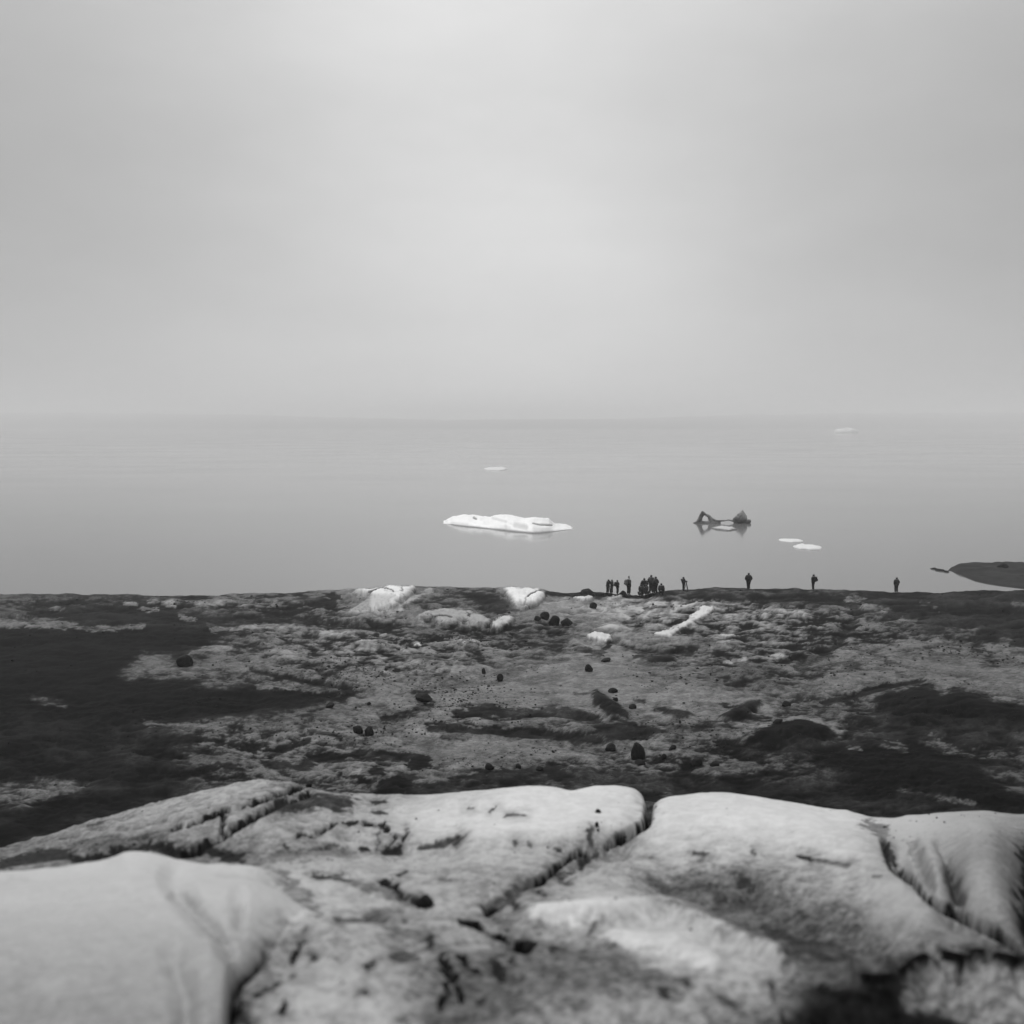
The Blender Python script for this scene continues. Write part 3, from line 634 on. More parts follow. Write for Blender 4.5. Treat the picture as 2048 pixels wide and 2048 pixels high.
def ground_at(px, py=None, dmin=19.5, dmax=101.5, d=None):
    """world point on the ground seen at (px, py)"""
    r0, r1 = np.searchsorted(rows, dmin), np.searchsorted(rows, dmax)
    best = None
    if d is not None:
        r = int(np.argmin(abs(rows - d))); c = int(np.argmin(abs(PX[r] - px)))
        return Vector((XX[r, c], YY[r, c], Z[r, c]))
    c = int(np.argmin(abs(cols - px)))
    lo, hi = max(0, c - 80), min(len(cols), c + 80)
    sub = (PX[r0:r1, lo:hi] - px) ** 2 + (PY[r0:r1, lo:hi] - py) ** 2
    i = np.unravel_index(np.argmin(sub), sub.shape)
    r, c = r0 + i[0], lo + i[1]
    return Vector((float(XX[r, c]), float(YY[r, c]), float(Z[r, c])))

# ------------------------------------------------------------------ blocks of clean ice standing out of the ash
def ice_patch(name, pts, tone, H, edge, label, cat, marks=(), dmin=19.5, dmax=101.0, mat=None, seed=1, lay_px=None, group=None):
    a = np.array(pts, float); m = 10
    r0, r1 = np.searchsorted(rows, dmin), np.searchsorted(rows, dmax)
    inb = (PX[r0:r1] > a[:, 0].min() - m) & (PX[r0:r1] < a[:, 0].max() + m) & (PY[r0:r1] > a[:, 1].min() - m) & (PY[r0:r1] < a[:, 1].max() + m)
    rr, cc = np.where(inb); ra, rb, ca, cb = rr.min() + r0, rr.max() + r0 + 2, cc.min(), cc.max() + 2
    k = 3
    fr = np.linspace(ra, rb - 1, (rb - 1 - ra) * k + 1); fc = np.linspace(ca, cb - 1, (cb - 1 - ca) * k + 1)
    def up(A):
        R_, C_ = np.meshgrid(fr, fc, indexing='ij'); i = np.minimum(R_.astype(int), rb - 2); j = np.minimum(C_.astype(int), cb - 2)
        u, v = R_ - i, C_ - j
        return (A[i, j] * (1 - u) + A[i + 1, j] * u) * (1 - v) + (A[i, j + 1] * (1 - u) + A[i + 1, j + 1] * u) * v
    x, y, z = up(XX), up(YY), up(Z); px, py = project(x, y, z)
    nx = fbm(px / 16, py / 7, seed, 5, .65); nm = fbm(px / 22 + 9, py / 6, seed + 3, 5, .7)
    sd_ = poly_sd(px + nm * 5, py + nx * 3.0, pts) + nx * 3.5
    h = H * np.sqrt(np.clip(sd_ / edge, 0, 1)) * (1 + 0.12 * fbm(x * 1.1, y, seed + 5, 4)) - 0.12 * (1 - sstep(-2, 0.5, sd_))
    tn = tone - 0.02 + 0.05 * nx - .30 * sstep(.25, .6, nm) * (1 - sstep(2, 9, sd_)) - .18 * sstep(.35, .6, nm)
    for kind, tv, w, rel, mp_ in marks:
        al = 1 - sstep(0.4 * w, 1.5 * w, seg_dist(px + nx * 7, py + nm * 4, mp_)) if kind == 'S' else sstep(-w * .7, w * .7, poly_sd(px + nx * 3, py + nx * 2, mp_))
        tn = tn * (1 - al) + tv / 100 * al; h = h + rel * al
    bl = sstep(-1, edge * .9, sd_ + 2.5 * nm); tn = up(T) * (1 - bl) + tn * bl
    o = grid_object(name, x, y, z + h + 0.01, np.clip(tn, .12, .88), mat or M_BERG, keep=sd_ > -2.5)
    return set_props(o, label, cat, group)
GI = 'blocks of clean ice along the ridge'
ice_patch('ice_mound', [(690,1188),(722,1182),(760,1176),(790,1173),(832,1174),(832,1184),(812,1202),(790,1214),(765,1228),(728,1226),(700,1222),(735,1196)], .86, .45, 12,
  'white ice mound at the left end of the hill on the ridge', 'ice mound',
  marks=[('S',22,1.6,-.1,[(738,1193),(762,1184),(782,1188),(784,1194)]), ('P',52,5,-.08,[(690,1224),(690,1188),(735,1190),(750,1200),(745,1216),(760,1228)]), ('P',66,6,-.03,[(740,1197),(790,1200),(760,1228),(740,1226)]), ('S',50,2,0,[(805,1182),(800,1192)]), ('S',45,3,-.03,[(790,1214),(812,1202)])], seed=3, group=GI)
ice_patch('ice_mound', [(1003,1178),(1030,1177),(1078,1178),(1092,1188),(1090,1199),(1075,1213),(1050,1221),(1030,1216),(1014,1198)], .88, .45, 11,
  'bright white ice block split by a dark crack at the right end of the hill', 'ice mound',
  marks=[('S',18,1.4,-.12,[(1054,1204),(1070,1192),(1085,1184)]), ('S',60,2,-.03,[(1052,1206),(1048,1220)])], seed=7, group=GI)
ice_patch('ice_ledge', [(832,1240),(850,1226),(880,1218),(920,1221),(958,1228),(984,1242),(980,1256),(950,1260),(928,1248),(905,1254),(876,1252),(868,1243)], .56, .30, 9,
  'low pale ice ledge with a ragged dark edge at the foot of the hill', 'ice ledge',
  marks=[('S',22,1.6,-.08,[(860,1242),(880,1238),(905,1241)]), ('S',22,2,-.08,[(935,1232),(940,1240)]), ('S',34,1.5,0,[(955,1252),(962,1258)])], seed=9, group=GI)
ice_patch('ice_boulder', [(981,1254),(989,1244),(1012,1238),(1034,1239),(1022,1252),(1003,1264),(983,1264)], .70, .40, 6,
  'rounded white ice boulder left of the three dark boulders', 'ice boulder', marks=[('S',24,1.3,-.06,[(983,1262),(984,1250),(990,1248)])], seed=13, group=GI)
ice_patch('ice_slab', [(1146,1199),(1164,1194),(1185,1194),(1190,1200),(1165,1202)], .80, .22, 3,
  'small white ice slab lying on the ridge left of the tripod photographer', 'ice slab', seed=17, group=GI)
ice_patch('ice_slab', [(1208,1197),(1225,1193),(1246,1192),(1242,1197),(1222,1200)], .70, .18, 3,
  'thin white ice slab just below the two leftmost people', 'ice slab', seed=19, group=GI)
ice_patch('ice_slab', [(1172,1274),(1192,1268),(1222,1272),(1225,1282),(1212,1288),(1196,1284),(1176,1282)], .78, .25, 3,
  'white ice slab in the dirty slope right of and below the three dark boulders', 'ice slab', seed=23, group=GI)
ice_patch('ice_rib', [(1300,1270),(1345,1256),(1372,1242),(1388,1226),(1404,1214),(1426,1211),(1430,1222),(1404,1237),(1364,1260),(1342,1275),(1316,1273)], .78, .15, 4,
  'long narrow rib of white ice slanting across the slope below the people', 'ice rib', seed=29, group=GI)

# ------------------------------------------------------------------ lagoon
wv_ = [(-6500, -300, 0), (6500, -300, 0), (6500, 7600, 0), (-6500, 7600, 0)]
set_props(mesh_object('water', wv_, [(0, 1, 2, 3)], mw, smooth=False), kind='structure')

# dark spit of sand reaching in from the right
pxs = np.linspace(1896, 2900, 150)
vs = np.linspace(0, 1, 30)
P_, V_ = np.meshgrid(pxs, vs)
shore = np.interp(P_, [1896, 1903, 1925, 1950, 1975, 2000, 2048, 2300, 2900], [1142, 1143, 1152, 1163, 1169, 1173, 1179, 1186, 1190])
back = np.interp(P_, [1896, 1903, 1950, 2048, 2900], [1141, 1136, 1132, 1132, 1128])
df = EYE / t_of(shore); db = EYE / t_of(back)
yy = df + (db - df) * V_
zz = 0.62 * np.sin(np.pi * np.clip(V_ * 0.62 + 0.0, 0, 1)) ** 0.7 * sstep(1896, 1925, P_)
zz = zz * (V_ < 0.999) - 0.25 * (V_ > 0.999) - 0.2 * (V_ < 0.001)
xx = xy_at(P_, yy, 0.0)
zz = zz + (0.22 * fbm(xx / 1.6, yy / 1.6, 71, 5, .6) + .25 * np.clip(fbm(xx / 5, yy / 3, 77, 4), 0, 1)) * sstep(.02, .3, V_)
set_props(grid_object('sand_spit', xx, yy, zz, np.full(xx.shape, .2), M_SPIT), kind='structure')

# far hills, faded by the haze and by paler painted tops
def hills(name, y0, depth, heights, seed, base=0.0):
    X = np.linspace(-6200, 6200, 420); V = np.linspace(0, 1, 14)
    Xg, Vg = np.meshgrid(X, V)
    hx = np.interp(X, [h[0] for h in heights], [h[1] for h in heights]) * (1 + 0.10 * fbm(X / 260., X * 0 + 3, seed, 5))
    Zg = hx[None, :] * np.sin(Vg * np.pi * 0.5) ** 0.8 + 6 * fbm(Xg / 150., Vg * 5, seed + 3, 4) * Vg - 1.0 * (Vg < .01)
    Yg = y0 + depth * Vg + 160 * fbm(Xg / 900., Vg * 0 + 8, seed + 9, 4)
    o = grid_object(name, Xg, Yg, Zg, np.full(Xg.shape, .3), M_HILL)
    return set_props(o, kind='structure')
hills('hills', 5000, 1500, [(-6200, 94), (-2600, 92), (-1500, 78), (-900, 60), (-400, 44), (0, 52), (600, 56), (1300, 78), (2500, 94), (6200, 90)], 5)

# ------------------------------------------------------------------ ice afloat
def floe(name, px0, px1, py, thick, depth, label, cat, tone=.84, seed=1, group='floating ice', dark_edge=False):
    d0 = water_d(py); n = 40
    pxc = (px0 + px1) / 2; rad = (px1 - px0) / 2 / FPX * d0
    xc = float(xy_at(pxc, d0)); yc = d0 + depth / 2
    verts = []; tones = []; faces = []
    rings = [(1.0, -.3), (1.0, 0.02), (.93, .65), (.7, .95), (.4, 1.0), (.12, 1.05)]
    for (s, hz) in rings:
        for i in range(n):
            a = 2 * math.pi * i / n
            w_ = 1 + 0.22 * float(fbm(np.array(math.cos(a) * 1.3 + seed), np.array(math.sin(a) * 1.3), seed, 3))
            x = xc + math.cos(a) * rad * s * w_; y = yc + math.sin(a) * depth / 2 * s * w_
            hm = 1 + 0.7 * float(fbm(np.array(x * 1.1), np.array(y * .5), seed + 4, 3))
            verts.append((x, y, thick * hz * (hm if hz > .1 else 1))); tones.append(tone if not (dark_edge and hz < .7) else .4)
    k = len(rings)
    for r in range(k - 1):
        for i in range(n):
            j = (i + 1) % n; faces.append((r * n + i, r * n + j, (r + 1) * n + j, (r + 1) * n + i))
    faces.append(tuple((k - 1) * n + i for i in range(n)))
    o = mesh_object(name, verts, faces, M_BERG, tone=tones)
    return set_props(o, label, cat, group)
floe('ice_floe', 1570, 1616, 1085, .16, 5, 'thin white ice floe, upper one of the pair right of the arched iceberg', 'ice floe', seed=3)
floe('ice_floe', 1600, 1658, 1100, .26, 6, 'white ice floe with a raised middle, lower one of the pair above the people', 'ice floe', seed=8)
floe('ice_floe', 968, 1016, 941, .55, 26, 'tiny distant ice floe on the open water above the big white iceberg', 'ice floe', tone=.8, seed=5)
floe('ice_floe', 1434, 1482, 1062, .22, 8, 'flat pale ice floe drifting just in front of the arched iceberg', 'ice floe', tone=.70, seed=12, dark_edge=True)
floe('iceberg', 1678, 1722, 866, 8.5, 60, 'faint pale iceberg far off in the fog near the opposite shore', 'iceberg', tone=.86, seed=15, group=None)

# the big white iceberg
pts_f = [(887,192),(920,187),(980,181.5),(1020,177.5),(1070,173.6),(1110,177),(1147,181.5)]
top = [(887,1046),(893,1040),(905,1033),(920,1030),(935,1029.5),(948,1030),(962,1032),(980,1035),(1000,1030),(1012,1029),(1030,1032),(1050,1036),(1085,1036),(1098,1037),(1104,1043),(1110,1047),(1130,1049),(1142,1052),(1147,1058)]
pxs = np.linspace(887, 1147, 200); V = np.concatenate([[0, 0.004], np.linspace(.02, 1, 46)])
Pg, Vg = np.meshgrid(pxs, V)
pf_ = np.convolve(np.pad(np.interp(pxs, *np.array(pts_f, float).T), 12, mode='edge'), np.ones(25) / 25, 'valid')
fd = pf_[None, :] + 0 * Pg + 0.35 * fbm(Pg / 14., Pg * 0 + 2, 91, 3)
dep = 12.5 * np.sqrt(np.clip(1 - ((Pg - 1010) / 140.) ** 2, 0.004, 1))
yy = fd + dep * Vg
tp = np.interp(Pg, *np.array(top, float).T)
yr = fd + dep * 0.6
Hr = np.maximum(EYE - yr * t_of(tp), 0.08)
prof = np.interp(Vg, [0, .004, .02, .10, .3, .6, .8, 1], [-.3, 0.0, .14, .42, .74, 1.0, .85, -.2])
zz = Hr * prof
xx = xy_at(Pg, yy, 0.5)
nz = fbm(xx / 2.2, yy / 3.0, 95, 5)
zz = zz + 0.30 * nz * sstep(.02, .2, Vg) * sstep(1.0, .85, Vg)
ppx, ppy = project(xx, yy, zz)
tn = np.full(xx.shape, .93) - .03 * (fbm(xx / 1.4, yy / 2, 99, 4) + .3)
def mark(al, tv, rel=0):
    global tn, zz
    tn = tn * (1 - al) + tv * al; zz = zz + rel * al
mark(1 - sstep(.5, 2.2, seg_dist(ppx, ppy, [(1066,1046),(1080,1049),(1104,1050)])), .45, -.18)
mark(1 - sstep(.8, 3.5, seg_dist(ppx, ppy, [(948,1035),(952,1037)])), .5, -.12)
mark(.7 * (1 - sstep(2, 9, seg_dist(ppx, ppy, [(1032,1050),(1050,1054)]))), .66, -.12)
mark(.5 * (1 - sstep(1, 4, seg_dist(ppx, ppy, [(985,1036),(1012,1043)]))), .7, -.08)
mark(1 - sstep(.0, .012, Vg), .6)
set_props(grid_object('iceberg', xx, yy, zz, tn, M_BERG), 'long low bright white iceberg floating on the still lagoon', 'iceberg')

# the dark iceberg with an arch
def blob_mesh(parts, voxel):
    """parts: (list of (x, y, z, radius)) chains, swept and fused into one surface"""
    me = bpy.data.meshes.new('tmp'); vs, fs = [], []
    for ch in parts:
        fine_ = []
        for a_, b_ in zip(ch[:-1], ch[1:]):
            L = math.dist(a_[:3], b_[:3]); n = max(1, int(L / (0.35 * max(a_[3], b_[3]))))
            for i in range(n): fine_.append([a_[j] + (b_[j] - a_[j]) * i / n for j in range(4)])
        fine_.append(list(ch[-1]))
        for (x, y, z, r) in fine_:
            base = len(vs)
            for i in range(7):
                th = math.pi * (i + .5) / 7
                for j in range(10):
                    ph = 2 * math.pi * j / 10
                    vs.append((x + r * math.sin(th) * math.cos(ph), y + r * 1.5 * math.sin(th) * math.sin(ph), z + r * math.cos(th)))
            for i in range(6):
                for j in range(10):
                    k = (j + 1) % 10; fs.append((base + i * 10 + j, base + (i + 1) * 10 + j, base + (i + 1) * 10 + k, base + i * 10 + k))
            fs.append(tuple(base + j for j in range(10))); fs.append(tuple(base + 60 + 9 - j for j in range(10)))
    me.from_pydata(vs, [], fs)
    o = bpy.data.objects.new('tmp', me); C.objects.link(o)
    md = o.modifiers.new('r', 'REMESH'); md.mode = 'VOXEL'; md.voxel_size = voxel
    dg = bpy.context.evaluated_depsgraph_get()
    out = bpy.data.meshes.new_from_object(o.evaluated_get(dg))
    bpy.data.objects.remove(o); return out
def W(px, py, d=192.5): return (float(xy_at(px, d, 1.0)), d, EYE - d * float(t_of(py)))
def chain(pts, d=192.5): return [W(p[0], p[1], d) + (p[2] / FPX * d,) for p in pts]
arch = [chain([(1388,1046,1.5),(1396,1044,4),(1400,1039,4.5),(1403,1031,4),(1405,1026,4)]), chain([(1405,1026,3.8),(1412,1029,2.5),(1418,1033,3),(1421,1040,4),(1424,1045,4)]),
        chain([(1396,1046,4),(1424,1046,4.5),(1440,1047,2.5)]), chain([(1422,1036,2.2),(1432,1042,2.4),(1442,1042,1.6),(1455,1040,1.6),(1470,1042,1.8)]),
        chain([(1470,1044,3),(1476,1036,6),(1483,1028,5),(1485,1022,2)]), chain([(1476,1042,6),(1486,1036,8.5),(1486,1028,4.5)]), chain([(1478,1045,4),(1498,1043,4.5)]), chain([(1466,1040,2),(1478,1030,4)])]
me = blob_mesh(arch, 0.09)
nv = len(me.vertices); co_ = np.empty(nv * 3, np.float32); me.vertices.foreach_get('co', co_); co_ = co_.reshape(-1, 3)
co_[:, 0] += 0.10 * fbm(co_[:, 0] * 2.3, co_[:, 2] * 2.3, 5, 3); co_[:, 2] += 0.10 * fbm(co_[:, 0] * 2.0, co_[:, 1] * 2 + co_[:, 2], 9, 3)
me.vertices.foreach_set('co', co_.ravel())
_, py_ = project(co_[:, 0], co_[:, 1], co_[:, 2]); px_, _ = project(co_[:, 0], co_[:, 1], co_[:, 2])
tn = np.where(px_ < 1450, .44, .52) + 0.10 * fbm(co_[:, 0] * 1.5, co_[:, 2] * 1.5, 4, 3)
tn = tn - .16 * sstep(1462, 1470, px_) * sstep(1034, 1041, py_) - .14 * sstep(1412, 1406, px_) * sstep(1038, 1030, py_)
a = me.attributes.new('tone', 'FLOAT', 'POINT'); a.data.foreach_set('value', tn.astype(np.float32))
me.materials.append(M_BERG); me.polygons.foreach_set('use_smooth', [True] * len(me.polygons))
o = bpy.data.objects.new('iceberg', me); C.objects.link(o)
set_props(o, 'dark ash covered iceberg with a holed left spire and a right peak', 'iceberg')

# ------------------------------------------------------------------ boulders
def rock_mesh(name, seed, sub=3, k=.28):
    import bmesh
    bm = bmesh.new(); bmesh.ops.create_icosphere(bm, subdivisions=sub, radius=.5)
    rnd = random.Random(seed)
    planes = [(Vector((rnd.uniform(-1, 1), rnd.uniform(-1, 1), rnd.uniform(-.6, 1))).normalized(), rnd.uniform(.30, .44)) for _ in range(9)]
    for v in bm.verts:
        for n, dd_ in planes:
            e = v.co.dot(n) - dd_
            if e > 0: v.co -= n * e * .85
        v.co += v.co.normalized() * (float(fbm(np.array(v.co.x * 4 + seed), np.array(v.co.y * 4 + v.co.z * 3), seed, 3)) * .05)
    me = bpy.data.meshes.new(name); bm.to_mesh(me); bm.free(); me.materials.append(M_ROCK); return me
RM = [rock_mesh('boulder', s) for s in (1, 2, 3, 4, 5, 6)]
def boulder(px, py, wpx, hpx, label, near_=False, i=0, group='dark boulders scattered on the dirty ice', wd=1.0):
    p = ground_at(px, py, 4.0 if near_ else 19.5, 16.0 if near_ else 100.5)
    s = p.y / FPX * 1.12
    o = bpy.data.objects.new('boulder', RM[i % len(RM)]); C.objects.link(o)
    o.location = (p.x, p.y, p.z + hpx * s * 0.30); o.scale = (wpx * s, wpx * s * wd, hpx * s)
    o.rotation_euler = (.25 * math.sin(i * 2.1), .3 * math.cos(i * 1.7), i * 1.3)
    return set_props(o, label, 'boulder', group)
BO = [
 (1088,1238,20,19,'leftmost of the three big dark boulders below the white ice block'),
 (1109,1251,22,25,'middle and tallest of the three big dark boulders below the white ice block'),
 (1133,1250,22,17,'rightmost of the three big dark boulders below the white ice block'),
 (1074,1239,14,9,'small dark boulder touching the left of the three big ones'),
 (1186,1216,15,14,'lone dark boulder on the slope below the two ice slabs of the ridge'),
 (1274,1517,31,40,'largest boulder, tall and black, standing in the middle of the lower slope'),
 (1281,1529,20,11,'low black rock at the foot of the largest tall boulder'),
 (1264,1417,17,12,'rounded boulder right of the triangular ash mound'),
 (1232,1402,11,9,'small boulder above the slanting edge of the triangular ash mound'),
 (1225,1385,22,10,'flat dark rock just above the triangular ash mound'),
 (1178,1343,15,18,'upright rock in the middle of the pale channel'),
 (1212,1324,20,9,'low flat rock in the pale channel, up and right of the upright rock'),
 (1002,1361,14,18,'egg shaped boulder in the middle of the pale slope, left of the channel'),
 (968,1347,8,13,'small pointed rock up and left of the egg shaped boulder'),
 (848,1400,32,17,'wide dark boulder on the pale slope left of centre'),
 (370,1331,32,25,'big rounded boulder on the dark bank at far left'),
 (716,1466,21,18,'left one of the pair of dark boulders beside the wavy ash bands'),
 (739,1471,20,22,'right one of the pair of dark boulders beside the wavy ash bands'),
 (980,1538,18,17,'squarish boulder above the white crest of the central ice block'),
 (1037,1537,13,12,'small boulder right of the squarish one above the central ice crest'),
 (1080,1541,15,11,'second small boulder right of the squarish one above the central ice crest'),
 (1221,1499,24,17,'broad low boulder just left of the largest tall boulder'),
 (1344,1499,15,10,'small boulder right of the largest tall boulder, on the upper side'),
 (1328,1519,11,14,'narrow boulder close on the right of the largest tall boulder'),
 (1392,1530,25,18,'left one of the two dark boulders above the right ice crest'),
 (1429,1533,20,13,'right one of the two dark boulders above the right ice crest'),
 (1556,1445,20,10,'flat rock on the rim of the big black ash mound'),
 (1572,1412,18,12,'dark rock at the left end of the long dark groove at right'),
 (660,1415,18,11,'low rock at the right end of the long black hollow'),
 (738,1409,9,7,'small round stone between the black hollow and the wide dark boulder'),
]
for i, (px, py, w_, h_, lab) in enumerate(BO): boulder(px, py, w_, h_, lab, i=i)
boulder(851,1815,34,34,'angular black stone on the near ice left of centre', True, 2)
boulder(1195,1625,12,9,'small black stone on top of the white central ice block', True, 3)
boulder(1193,1652,8,13,'small upright stone on the front of the white central ice block', True, 4)
boulder(1060,1902,34,22,'dark stone in the middle of the near ice where the ash cracks meet', True, 5)
boulder(619,1563,13,12,'dark stone at the top end of the long ash crack at left', True, 1)

# countless small stones
rnd = np.random.default_rng(4)
ico_v = []; ph = (1 + 5 ** .5) / 2
for s1 in (-1, 1):
    for s2 in (-1, 1): ico_v += [(0, s1, s2 * ph), (s1, s2 * ph, 0), (s2 * ph, 0, s1)]
import bmesh
bm = bmesh.new(); bmesh.ops.create_icosphere(bm, subdivisions=1, radius=.5)
bv = np.array([v.co[:] for v in bm.verts]); bf = np.array([[v.index for v in f.verts] for f in bm.faces]); bm.free()
cand = [(lay == 0) & (D > 22) & (D < 99) & (PX > -100) & (PX < 2150), (D < dc) & (D > 4.6) & (lay == 1) & (PX > -50) & (PX < 2100)]
allv, allf = [], []; off = 0
for msk, cnt, smin, smax in ((cand[0], 7000, 1.6, 6.5), (cand[1], 520, 2.0, 7.5)):
    ii = np.argwhere(msk); wgt = np.where(T[msk] > .3, 1.0, .5)
    if msk is cand[0]:
        g1 = fbm(XX[msk] / 4, YY[msk] / 6, 201, 4); wgt = wgt * np.clip(g1 + .35, 0.02, 2) ** 2
        pm, qm = PX[msk], PY[msk]
        wgt = wgt * (1 + 2.5 * np.exp(-((pm - 1150) / 420) ** 2) * (qm > 1440) + 1.5 * ((pm > 640) & (pm < 1150) & (qm > 1260) & (qm < 1420)))
    else:
        g1 = fbm(XX[msk] / 1.2, YY[msk] / 1.5, 211, 4); wgt = np.clip(g1, 0.0, 2) ** 2 * (T[msk] < .72) + .01
    pick = ii[rnd.choice(len(ii), cnt, replace=False, p=wgt / wgt.sum())]
    for r, c in pick:
        s = YY[r, c] / FPX * (smin + (smax - smin) * rnd.random() ** 4)
        sc = s * rnd.uniform(.7, 1.3, 3) * (1, 1, .75); a = rnd.uniform(0, 6.28); v = bv * sc * rnd.uniform(.85, 1.15, (len(bv), 1))
        v = np.stack([v[:, 0] * math.cos(a) - v[:, 1] * math.sin(a), v[:, 0] * math.sin(a) + v[:, 1] * math.cos(a), v[:, 2]], 1)
        allv.append(v + (XX[r, c] + rnd.normal() * s, YY[r, c], Z[r, c] + s * .02)); allf.append(bf + off); off += len(bv)
st = mesh_object('stones', np.concatenate(allv), np.concatenate(allf), M_ROCK, smooth=False)
set_props(st, 'countless small black stones strewn over the dirty ice', 'stones', kind='stuff')

# skerries off the tip of the spit
for k, (px, py, w_, h_, lab) in enumerate([(1867,1138,12,4,'leftmost low dark rock in the water off the spit'), (1880,1141,16,5,'middle low dark rock in the water off the spit'), (1893,1144,10,4,'low dark rock in the water nearest the tip of the spit')]):
    d_ = water_d(py); s = d_ / FPX
    o = bpy.data.objects.new('shore_rock', RM[k]); C.objects.link(o)
    o.location = (float(xy_at(px, d_)), d_, 0.02); o.scale = (w_ * s * 1.2, w_ * s * 1.6, h_ * s * 1.4)
    set_props(o, lab, 'rock', 'rocks in the water off the spit')
d_ = 128.0; s = d_ / FPX
o = bpy.data.objects.new('shore_rock', RM[3]); C.objects.link(o)
o.location = (float(xy_at(2006, d_, .5)), d_, 0.6); o.scale = (24 * s, 24 * s, 15 * s)
set_props(o, 'dark rock standing on the sand spit near the right edge', 'rock')

# ------------------------------------------------------------------ people
M_SKIN = flat_material('skin', .30, .5, .1)
CLOTH = {k: flat_material('cloth_' + n, v, .85, .2, 12) for k, n, v in (('k', 'black', .018), ('d', 'charcoal', .035), ('g', 'dark_grey', .06), ('m', 'grey', .16))}
M_BOOT = flat_material('boot_leather', .02, .6)
M_METAL = flat_material('tripod_metal', .03, .4)
def skin_mesh(name, verts, edges, radii, sub=1):
    me = bpy.data.meshes.new('tmp'); me.from_pydata(verts, edges, [])
    o = bpy.data.objects.new('tmp', me); C.objects.link(o)
    o.modifiers.new('s', 'SKIN')
    for i, r in enumerate(radii):
        me.skin_vertices[0].data[i].radius = (r, r) if not isinstance(r, tuple) else r
    me.skin_vertices[0].data[0].use_root = True
    sb = o.modifiers.new('b', 'SUBSURF'); sb.levels = sub; sb.render_levels = sub
    dg = bpy.context.evaluated_depsgraph_get()
    out = bpy.data.meshes.new_from_object(o.evaluated_get(dg)); out.name = name
    bpy.data.objects.remove(o); bpy.data.meshes.remove(me)
    out.polygons.foreach_set('use_smooth', [True] * len(out.polygons))
    return out
POSES = {
 'stand': {'elbow': [(-.25,.0,1.14),(.25,.0,1.14)], 'wrist': [(-.24,.13,.93),(.24,.13,.93)]},
 'look': {'elbow': [(-.30,.10,1.22),(.30,.10,1.22)], 'wrist': [(-.10,.26,1.46),(.10,.26,1.46)]},
 'pockets': {'elbow': [(-.31,-.06,1.14),(.31,-.06,1.14)], 'wrist': [(-.19,.08,.98),(.19,.08,.98)]},
 'point': {'elbow': [(-.25,.0,1.14),(.30,.18,1.34)], 'wrist': [(-.24,.13,.93),(.26,.45,1.42)]},
}
